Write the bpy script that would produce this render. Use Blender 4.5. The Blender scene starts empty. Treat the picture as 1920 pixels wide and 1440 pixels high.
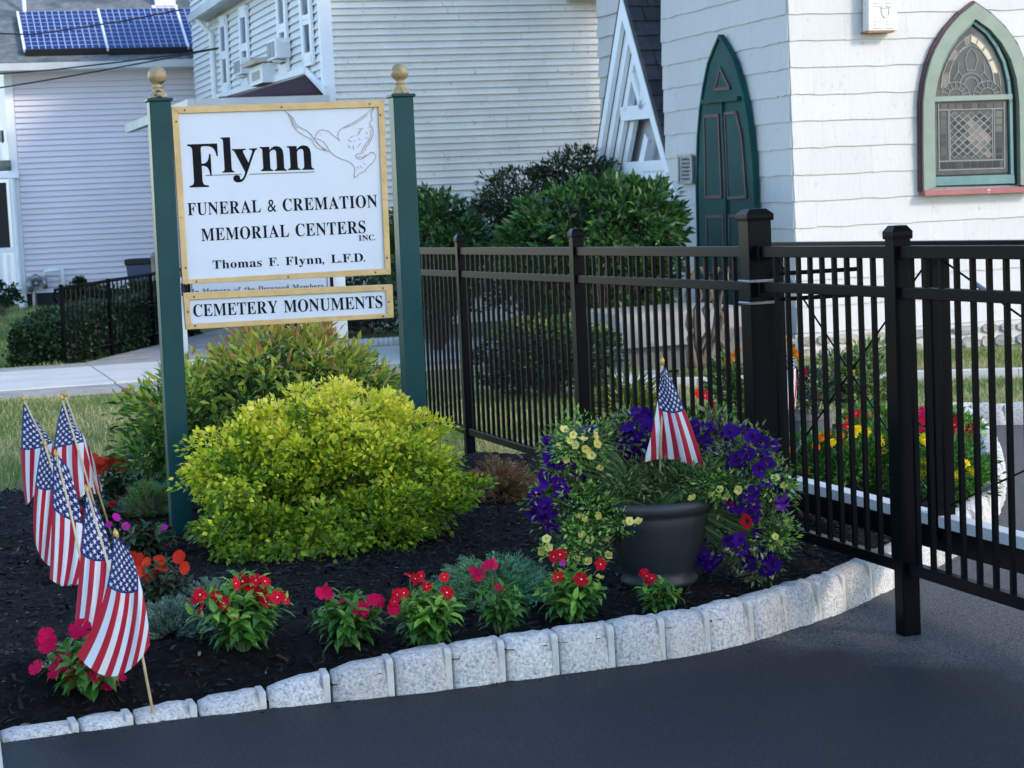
import bpy, bmesh, math, random, json
import numpy as np
from mathutils import Vector, Matrix
random.seed(7); rng = np.random.default_rng(7)
S = bpy.context.scene; COL = S.collection
R = math.radians; PI = math.pi

# ---------------------------------------------------------------- camera
FOC = 3800.0                      # focal length in pixels of a 1920 wide picture
EYE = Vector((0, 0, 1.55)); PITCH = R(5.31); ROLL = R(2.6)
fw = Vector((0, math.cos(PITCH), -math.sin(PITCH)))
r0 = Vector((1, 0, 0)); u0 = Vector((0, math.sin(PITCH), math.cos(PITCH)))
RT = r0*math.cos(ROLL) - u0*math.sin(ROLL)
UP = u0*math.cos(ROLL) + r0*math.sin(ROLL)
cd = bpy.data.cameras.new('camera'); cam = bpy.data.objects.new('camera', cd); COL.objects.link(cam)
cam.matrix_world = Matrix(((RT.x, UP.x, -fw.x, EYE.x), (RT.y, UP.y, -fw.y, EYE.y), (RT.z, UP.z, -fw.z, EYE.z), (0, 0, 0, 1)))
cd.sensor_width = 36; cd.lens = 36*FOC/1920; cd.clip_end = 500; cd.clip_start = .1
S.camera = cam
cd.dof.use_dof = True; cd.dof.focus_distance = 7.6; cd.dof.aperture_fstop = 11
# ---------------------------------------------------------------- light
SUN_AZ, SUN_EL = R(125), R(30)
w = bpy.data.worlds.new('World'); S.world = w; w.use_nodes = True
nt = w.node_tree; bg = nt.nodes['Background']
sk = nt.nodes.new('ShaderNodeTexSky'); sk.sky_type = 'NISHITA'; sk.sun_disc = False
sk.sun_elevation = SUN_EL; sk.sun_rotation = SUN_AZ; sk.air_density = 1.0; sk.dust_density = 0.3; sk.ozone_density = 2.4
nt.links.new(sk.outputs[0], bg.inputs[0]); bg.inputs[1].default_value = 0.15
sl = bpy.data.lights.new('sun', 'SUN'); sl.energy = 0.95; sl.angle = R(10); sl.color = (1, .84, .66)
so = bpy.data.objects.new('sun', sl); COL.objects.link(so)
sd = Vector((math.sin(SUN_AZ)*math.cos(SUN_EL), math.cos(SUN_AZ)*math.cos(SUN_EL), math.sin(SUN_EL)))
so.rotation_euler = sd.to_track_quat('Z', 'Y').to_euler()
S.view_settings.view_transform = 'Standard'; S.view_settings.look = 'None'; S.view_settings.gamma = 1
S.view_settings.exposure = 1.7; S.view_settings.use_curve_mapping = False
try:
    S.cycles.max_bounces = 6; S.cycles.transparent_max_bounces = 6; S.cycles.use_denoising = True
except Exception: pass

# ---------------------------------------------------------------- helpers
def ray(px, py): return fw + RT*((px-960)/FOC) + UP*((720-py)/FOC)
def gp(px, py, z=0.0):
    d = ray(px, py); return EYE + d*((z-EYE.z)/d.z)
def dp(px, py, Y):
    d = ray(px, py); return EYE + d*(Y/d.y)
def pl(px, py, P, N):
    d = ray(px, py); return EYE + d*((P-EYE).dot(N)/d.dot(N))
def proj(P):
    q = Vector(P)-EYE; z = q.dot(fw); return 960+FOC*q.dot(RT)/z, 720-FOC*q.dot(UP)/z
TH = R(17); U = Vector((math.cos(TH), math.sin(TH), 0)); V = Vector((-math.sin(TH), math.cos(TH), 0)); Z = Vector((0, 0, 1))
NF = Vector((math.sin(TH), -math.cos(TH), 0))     # normal of walls facing the camera
NS = -U                                           # normal of walls facing left
def sm(a, b, x):
    t = min(1, max(0, (x-a)/(b-a))); return t*t*(3-2*t)

class N:
    """small node-tree writer"""
    def __init__(s, name):
        s.m = bpy.data.materials.new(name); s.m.use_nodes = True; s.t = s.m.node_tree
        s.b = s.t.nodes['Principled BSDF']; s.out = s.t.nodes['Material Output']
    def n(s, typ, ins=None, **kw):
        x = s.t.nodes.new('ShaderNode'+typ)
        for k, v in kw.items(): setattr(x, k, v)
        for k, v in (ins or {}).items():
            if hasattr(v, 'is_output'): s.t.links.new(v, x.inputs[k])
            else: x.inputs[k].default_value = v
        return x
    def math(s, op, a, b=0.0, c=0.0): return s.n('Math', {0: a, 1: b, 2: c}, operation=op).outputs[0]
    def link(s, a, b): s.t.links.new(a, b)
    def pos(s, sc=(1, 1, 1)):
        g = s.n('NewGeometry'); m = s.n('Mapping', {0: g.outputs['Position'], 3: sc}); return m.outputs[0]
    def noise(s, scale, vec=None, detail=4, rough=.55): return s.n('TexNoise', {'Vector': vec if vec is not None else s.pos(), 'Scale': scale, 'Detail': detail, 'Roughness': rough}).outputs[0]
    def ramp(s, fac, stops):
        r = s.n('ValToRGB', {0: fac}); e = r.color_ramp.elements
        while len(e) < len(stops): e.new(.5)
        for i, (p, c) in enumerate(stops):
            e[i].position = p; e[i].color = (*c, 1) if len(c) == 3 else c
        return r.outputs[0]
    def mix(s, f, a, b, mode='MIX'):
        x = s.n('Mix', data_type='RGBA', blend_type=mode)
        for i, v in ((0, f), (6, a), (7, b)):
            if hasattr(v, 'is_output'): s.link(v, x.inputs[i])
            else: x.inputs[i].default_value = v if i == 0 else (*v, 1)
        return x.outputs[2]
    def bump(s, h, st=.3, dist=.01):
        b = s.n('Bump', {'Height': h, 'Strength': st, 'Distance': dist}); s.link(b.outputs[0], s.b.inputs['Normal'])

def mat(name, c, c2=None, sc=6, rough=.6, bump=0, bs=80, bd=.004, rnd=0, met=0, st=(1, 1, 1), spec=.5, lo=.35, hi=.65, c3=None, s3=40, f3=(.62, .7)):
    x = N(name); p = x.pos(st); col = None
    if c2 is not None:
        col = x.ramp(x.noise(sc, p), [(lo, c), (hi, c2)])
    if c3 is not None:
        f = x.ramp(x.noise(s3, p, 3), [(f3[0], (0, 0, 0)), (f3[1], (1, 1, 1))])
        col = x.mix(f, col if col is not None else c, c3)
    if rnd:
        o = x.n('ObjectInfo').outputs['Random']; g = x.n('NewGeometry').outputs['Random Per Island']
        r = x.math('FRACT', x.math('ADD', o, g))
        v = x.math('MULTIPLY_ADD', r, 2*rnd, 1-rnd)
        h = x.n('HueSaturation', {'Value': v}); 
        if col is None: h.inputs['Color'].default_value = (*c, 1)
        else: x.link(col, h.inputs['Color'])
        col = h.outputs[0]
    if col is None: x.b.inputs['Base Color'].default_value = (*c, 1)
    else: x.link(col, x.b.inputs['Base Color'])
    x.b.inputs['Roughness'].default_value = rough; x.b.inputs['Metallic'].default_value = met
    x.b.inputs['Specular IOR Level'].default_value = spec
    if bump: x.bump(x.noise(bs, p, 5), bump, bd)
    return x.m
def leafmat(name, c, rough=.45, trans=.35, rnd=.22, c2=None, spec=.35):
    x = N(name); x.b.inputs['Specular IOR Level'].default_value = spec
    o = x.n('ObjectInfo').outputs['Random']; g = x.n('NewGeometry').outputs['Random Per Island']
    r = x.math('FRACT', x.math('ADD', o, g))
    if c2 is None: c2 = c
    col = x.ramp(r, [(0, tuple(q*(1-rnd) for q in c)), (1, tuple(q*(1+rnd) for q in c2))])
    nz = x.noise(60, None, 2); col = x.mix(.25, col, x.mix(nz, (0.3, .3, .3), (1.4, 1.4, 1.4)), 'MULTIPLY')
    x.link(col, x.b.inputs['Base Color']); x.b.inputs['Roughness'].default_value = rough
    tr = x.n('BsdfTranslucent', {'Color': x.mix(1, col, (1.0, 1.15, .6), 'MULTIPLY')})
    ms = x.n('MixShader', {0: trans, 1: x.b.outputs[0], 2: tr.outputs[0]})
    x.link(ms.outputs[0], x.out.inputs[0]); return x.m

def props(o, label=None, cat=None, group=None, kind=None):
    if label: o['label'] = label
    if cat: o['category'] = cat
    if group: o['group'] = group
    if kind: o['kind'] = kind
    return o
def thing(name, label, cat, loc=(0, 0, 0), group=None):
    o = bpy.data.objects.new(name, None); COL.objects.link(o); o.location = loc; o.empty_display_size = .05
    return props(o, label, cat, group)
def rootloc(o):
    while o.parent: o = o.parent
    return Vector(o.location)
def link(name, me, parent=None, M=None):
    """object from shared mesh; M is the world matrix"""
    o = bpy.data.objects.new(name, me); COL.objects.link(o)
    if M is not None: o.matrix_basis = M
    if parent is not None:
        o.parent = parent
        if M is not None: o.matrix_basis = Matrix.Translation(-rootloc(parent)) @ M
    return o
class MB:
    def __init__(s): s.v = []; s.f = []; s.mi = []; s.cur = 0
    def add(s, vs, fs):
        b = len(s.v); s.v += [tuple(x) for x in vs]
        for f in fs: s.f.append(tuple(i+b for i in f)); s.mi.append(s.cur)
        return s
    def box(s, o, a, b, c):
        o, a, b, c = Vector(o), Vector(a), Vector(b), Vector(c)
        if a.cross(b).dot(c) < 0: a, b = b, a
        v = [o, o+a, o+a+b, o+b, o+c, o+a+c, o+a+b+c, o+b+c]
        return s.add(v, [(3, 2, 1, 0), (4, 5, 6, 7), (0, 1, 5, 4), (1, 2, 6, 5), (2, 3, 7, 6), (3, 0, 4, 7)])
    def cbox(s, c, a, b, h):            # centred in a,b ; from c up by h
        c, a, b = Vector(c), Vector(a), Vector(b)
        return s.box(c-a/2-b/2, a, b, h)
    def prism(s, pts, ext):
        pts = [Vector(p) for p in pts]; n = len(pts); ext = Vector(ext)
        nr = Vector((0, 0, 0))
        for i in range(n): nr += pts[i].cross(pts[(i+1) % n])
        if nr.dot(ext) < 0: pts.reverse()
        return s.add(pts+[p+ext for p in pts], [tuple(range(n-1, -1, -1)), tuple(range(n, 2*n))]+[(i, (i+1) % n, (i+1) % n+n, i+n) for i in range(n)])
    def tube(s, pts, r, n=6, cap=True):
        pts = [Vector(p) for p in pts]; k = len(pts)
        rs = r if isinstance(r, (list, tuple)) else [r]*k
        ref = Vector((0.123, 0.3, 0.945)); vs = []
        for i in range(k):
            d = (pts[min(i+1, k-1)]-pts[max(i-1, 0)]).normalized()
            if abs(d.dot(ref)) > .97: a = d.cross(Vector((1, 0, 0))).normalized()
            else: a = d.cross(ref).normalized()
            b = d.cross(a)
            for j in range(n):
                t = 2*PI*j/n; vs.append(pts[i]+a*math.cos(t)*rs[i]+b*math.sin(t)*rs[i])
        fs = [(i*n+j, i*n+(j+1) % n, (i+1)*n+(j+1) % n, (i+1)*n+j) for i in range(k-1) for j in range(n)]
        if cap: fs += [tuple(range(n-1, -1, -1)), tuple(range((k-1)*n, k*n))]
        return s.add(vs, fs)
    def lathe(s, prof, c, n=24, phase=0):
        c = Vector(c); vs = []; k = len(prof)
        for r, z in prof:
            for j in range(n):
                t = 2*PI*j/n+phase; vs.append(c+Vector((r*math.cos(t), r*math.sin(t), z)))
        return s.add(vs, [(i*n+j, i*n+(j+1) % n, (i+1)*n+(j+1) % n, (i+1)*n+j) for i in range(k-1) for j in range(n)])
    def build(s, name, mats, parent=None, label=None, kind=None, smooth=False, cat=None, group=None, bevel=0):
        off = rootloc(parent) if parent is not None else Vector((0, 0, 0))
        me = bpy.data.meshes.new(name); me.from_pydata([(x-off.x, y-off.y, z-off.z) for x, y, z in s.v], [], s.f)
        if not isinstance(mats, (list, tuple)): mats = [mats]
        for m in mats: me.materials.append(m)
        if len(mats) > 1: me.polygons.foreach_set('material_index', s.mi)
        if smooth: me.polygons.foreach_set('use_smooth', [True]*len(me.polygons))
        me.update()
        o = bpy.data.objects.new(name, me); COL.objects.link(o)
        if parent is not None: o.parent = parent
        if bevel:
            md = o.modifiers.new('bevel', 'BEVEL'); md.width = bevel; md.segments = 2; md.limit_method = 'ANGLE'
        return props(o, label, cat, group, kind)
def piece(name, me, parent, o, a, b, c):
    """unit-cube style piece: corner o, edge vectors a,b,c"""
    M = Matrix(((a.x, b.x, c.x, o.x), (a.y, b.y, c.y, o.y), (a.z, b.z, c.z, o.z), (0, 0, 0, 1)))
    return link(name, me, parent, M)
def unitmesh(mb, m):
    me = bpy.data.meshes.new('piece'); me.from_pydata(mb.v, [], mb.f); me.materials.append(m); return me

# leaves ------------------------------------------------------------------
def leafshape(w=.32, curl=.14, kind='A'):
    if kind == 'A':
        v = [(0, 0, 0), (.3, w*.9, .05), (.3, -w*.9, .05), (.3, 0, 0), (.68, w*.72, .0), (.68, -w*.72, .0), (.68, 0, -.05), (1, 0, -curl)]
        f = [(0, 3, 1), (0, 2, 3), (3, 6, 4, 1), (2, 5, 6, 3), (6, 7, 4), (5, 7, 6)]
    elif kind == 'B':
        v = [(0, 0, 0), (.45, w, .04), (.5, 0, -.03), (.45, -w, .04), (1, 0, -curl)]
        f = [(0, 2, 1), (0, 3, 2), (2, 4, 1), (3, 4, 2)]
    else:
        v = [(0, -w*.5, 0), (0, w*.5, 0), (1, 0, -curl), (.5, 0, w*.8)]
        f = [(0, 2, 3), (3, 2, 1)]
    return np.array(v, float), f
def nrm(a): return a/np.maximum(np.linalg.norm(a, axis=1, keepdims=True), 1e-9)
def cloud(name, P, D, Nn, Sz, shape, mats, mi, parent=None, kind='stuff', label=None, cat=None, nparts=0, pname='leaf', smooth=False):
    """leaves: P base points, D directions, Nn normals, Sz lengths; the nparts nearest become parts of their own"""
    P = np.asarray(P, float); D = nrm(np.asarray(D, float)); Nn = np.asarray(Nn, float)
    Nn = nrm(Nn - D*(Nn*D).sum(1, keepdims=True)); B = np.cross(Nn, D); Sz = np.asarray(Sz, float); mi = np.asarray(mi, int)
    v, f = shape
    idx = np.arange(len(P))
    if nparts:
        dist = np.linalg.norm(P-np.array(EYE), axis=1)/Sz**.7
        order = np.argsort(dist); sel = order[:nparts]; idx = np.sort(order[nparts:])
        mes = []
        for m in mats:
            me = bpy.data.meshes.new(pname); me.from_pydata([tuple(q) for q in v], [], f); me.materials.append(m); mes.append(me)
        for i in sel:
            s = Sz[i]; d, b, n = D[i]*s, B[i]*s, Nn[i]*s
            M = Matrix(((d[0], b[0], n[0], P[i][0]), (d[1], b[1], n[1], P[i][1]), (d[2], b[2], n[2], P[i][2]), (0, 0, 0, 1)))
            link(pname, mes[mi[i] % len(mes)], parent, M)
    if not len(idx): return None
    P, D, Nn, B, Sz, mi = P[idx], D[idx], Nn[idx], B[idx], Sz[idx], mi[idx]
    off = np.array(rootloc(parent)) if parent is not None else 0
    k = len(v); n = len(P)
    VV = (P-off)[:, None, :] + Sz[:, None, None]*(v[None, :, 0:1]*D[:, None] + v[None, :, 1:2]*B[:, None] + v[None, :, 2:3]*Nn[:, None])
    VV = VV.reshape(-1, 3)
    tri = []
    for q in f:
        for j in range(1, len(q)-1): tri.append((q[0], q[j], q[j+1]))
    tri = np.array(tri); F = (tri[None] + (np.arange(n)*k)[:, None, None]).reshape(-1, 3)
    me = bpy.data.meshes.new(name); me.vertices.add(len(VV)); me.vertices.foreach_set('co', VV.ravel())
    me.loops.add(F.size); me.loops.foreach_set('vertex_index', F.ravel())
    me.polygons.add(len(F)); me.polygons.foreach_set('loop_start', np.arange(len(F))*3)
    for m in mats: me.materials.append(m)
    me.polygons.foreach_set('material_index', np.repeat(mi % len(mats), len(tri)))
    me.update(calc_edges=True)
    o = bpy.data.objects.new(name, me); COL.objects.link(o)
    if parent is not None: o.parent = parent
    return props(o, label, cat, None, kind)
def rdir(n, zmin=-1):
    a = rng.normal(size=(n*3+20, 3)); a = nrm(a); a = a[a[:, 2] > zmin]; return a[:n]
def lobes_px(L):
    """(px, py, Y, rx_px, ry_px, depth radius)"""
    out = []
    for px, py, Y, rx, ry, rd in L:
        c = dp(px, py, Y); out.append((np.array(c), np.array((rx*Y/FOC, rd, ry*Y/FOC))))
    return out
def bush(root, lobes, nclump, per, cr, size, mats, w=.32, kind='B', up=.6, out=.8, zmin=-.5, floor=.1, nparts=0, inner=.25, tipmats=None, sd=.3, stems=True, smat=None, flat=.7, droop=0, clumpjit=.1, size_in=1.0, tipf=None):
    cc = []; vol = np.array([l[1].prod()**(2/3) for l in lobes]); cnt = np.maximum(3, (nclump*vol/vol.sum()).astype(int))
    for (c, r), k in zip(lobes, cnt):
        d = rdir(k, zmin); q = c + d*r*(1-clumpjit*2+rng.random((k, 1))*clumpjit*2.4)
        for p, dd in zip(q, d):
            ins = False
            for c2, r2 in lobes:
                if c2 is not c and (((p-c2)/r2)**2).sum() < .6: ins = True
            if not ins and p[2] > floor: cc.append((p, nrm((dd/r)[None])[0]))
    P = []; D = []; Nn = []; Sz = []; MI = []; nm = len(mats); top = max(p[2] for p, _ in cc); bot = min(p[2] for p, _ in cc)
    for p, o in cc:
        s = cr*(.7+.6*rng.random()); n = max(3, int(per*(.7+.6*rng.random())))
        q = rdir(n, -.6); rad = (rng.random((n, 1))**.5)
        off = q*rad*s; off[:, 2] *= flat
        pp = p+off + o*s*.2
        dd = q*.7+o*out+np.array((0, 0, up-.5))+rng.normal(size=(n, 3))*.35
        dd[:, 2] -= droop*rad[:, 0]
        nn = np.array((0, 0, 1.0))*up+o*.7+rng.normal(size=(n, 3))*.45
        P.append(pp); D.append(dd); Nn.append(nn); Sz.append(size*(1-sd+2*sd*rng.random(n)))
        h = (p[2]-bot)/(top-bot+1e-6)
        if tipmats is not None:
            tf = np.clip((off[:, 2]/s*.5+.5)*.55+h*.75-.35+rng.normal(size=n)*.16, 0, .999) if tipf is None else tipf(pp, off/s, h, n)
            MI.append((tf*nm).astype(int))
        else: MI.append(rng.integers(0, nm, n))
    ni = int(len(cc)*per*inner)
    for (c, r) in lobes:
        k = int(ni*r.prod()**(2/3)/vol.sum()); q = c+rdir(k, zmin)*r*(rng.random((k, 1))**.4)*.88; q = q[q[:, 2] > floor]; k = len(q)
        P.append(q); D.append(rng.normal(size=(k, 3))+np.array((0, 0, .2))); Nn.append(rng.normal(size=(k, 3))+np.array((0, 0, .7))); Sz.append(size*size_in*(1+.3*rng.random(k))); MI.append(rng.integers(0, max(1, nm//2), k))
    P = np.concatenate(P); D = np.concatenate(D); Nn = np.concatenate(Nn); Sz = np.concatenate(Sz); MI = np.concatenate(MI)
    ok = P[:, 2] > floor
    P, D, Nn, Sz, MI = P[ok], D[ok], Nn[ok], Sz[ok], MI[ok]
    cloud('foliage', P, D, Nn, Sz, leafshape(w, .12, kind), mats, MI, root, 'stuff', nparts=nparts)
    if stems and smat:
        mb = MB(); b = Vector(rootloc(root))
        for p, o in cc[::2]:
            p = Vector(p); m = b.lerp(p, .5)+Vector((0, 0, .1*(p-b).length))
            mb.tube([b+Vector((random.uniform(-.04, .04), random.uniform(-.04, .04), 0)), m, p], [.008, .005, .002], 4, False)
        mb.build('stems', smat, root, kind='stuff')
    return cc
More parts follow.
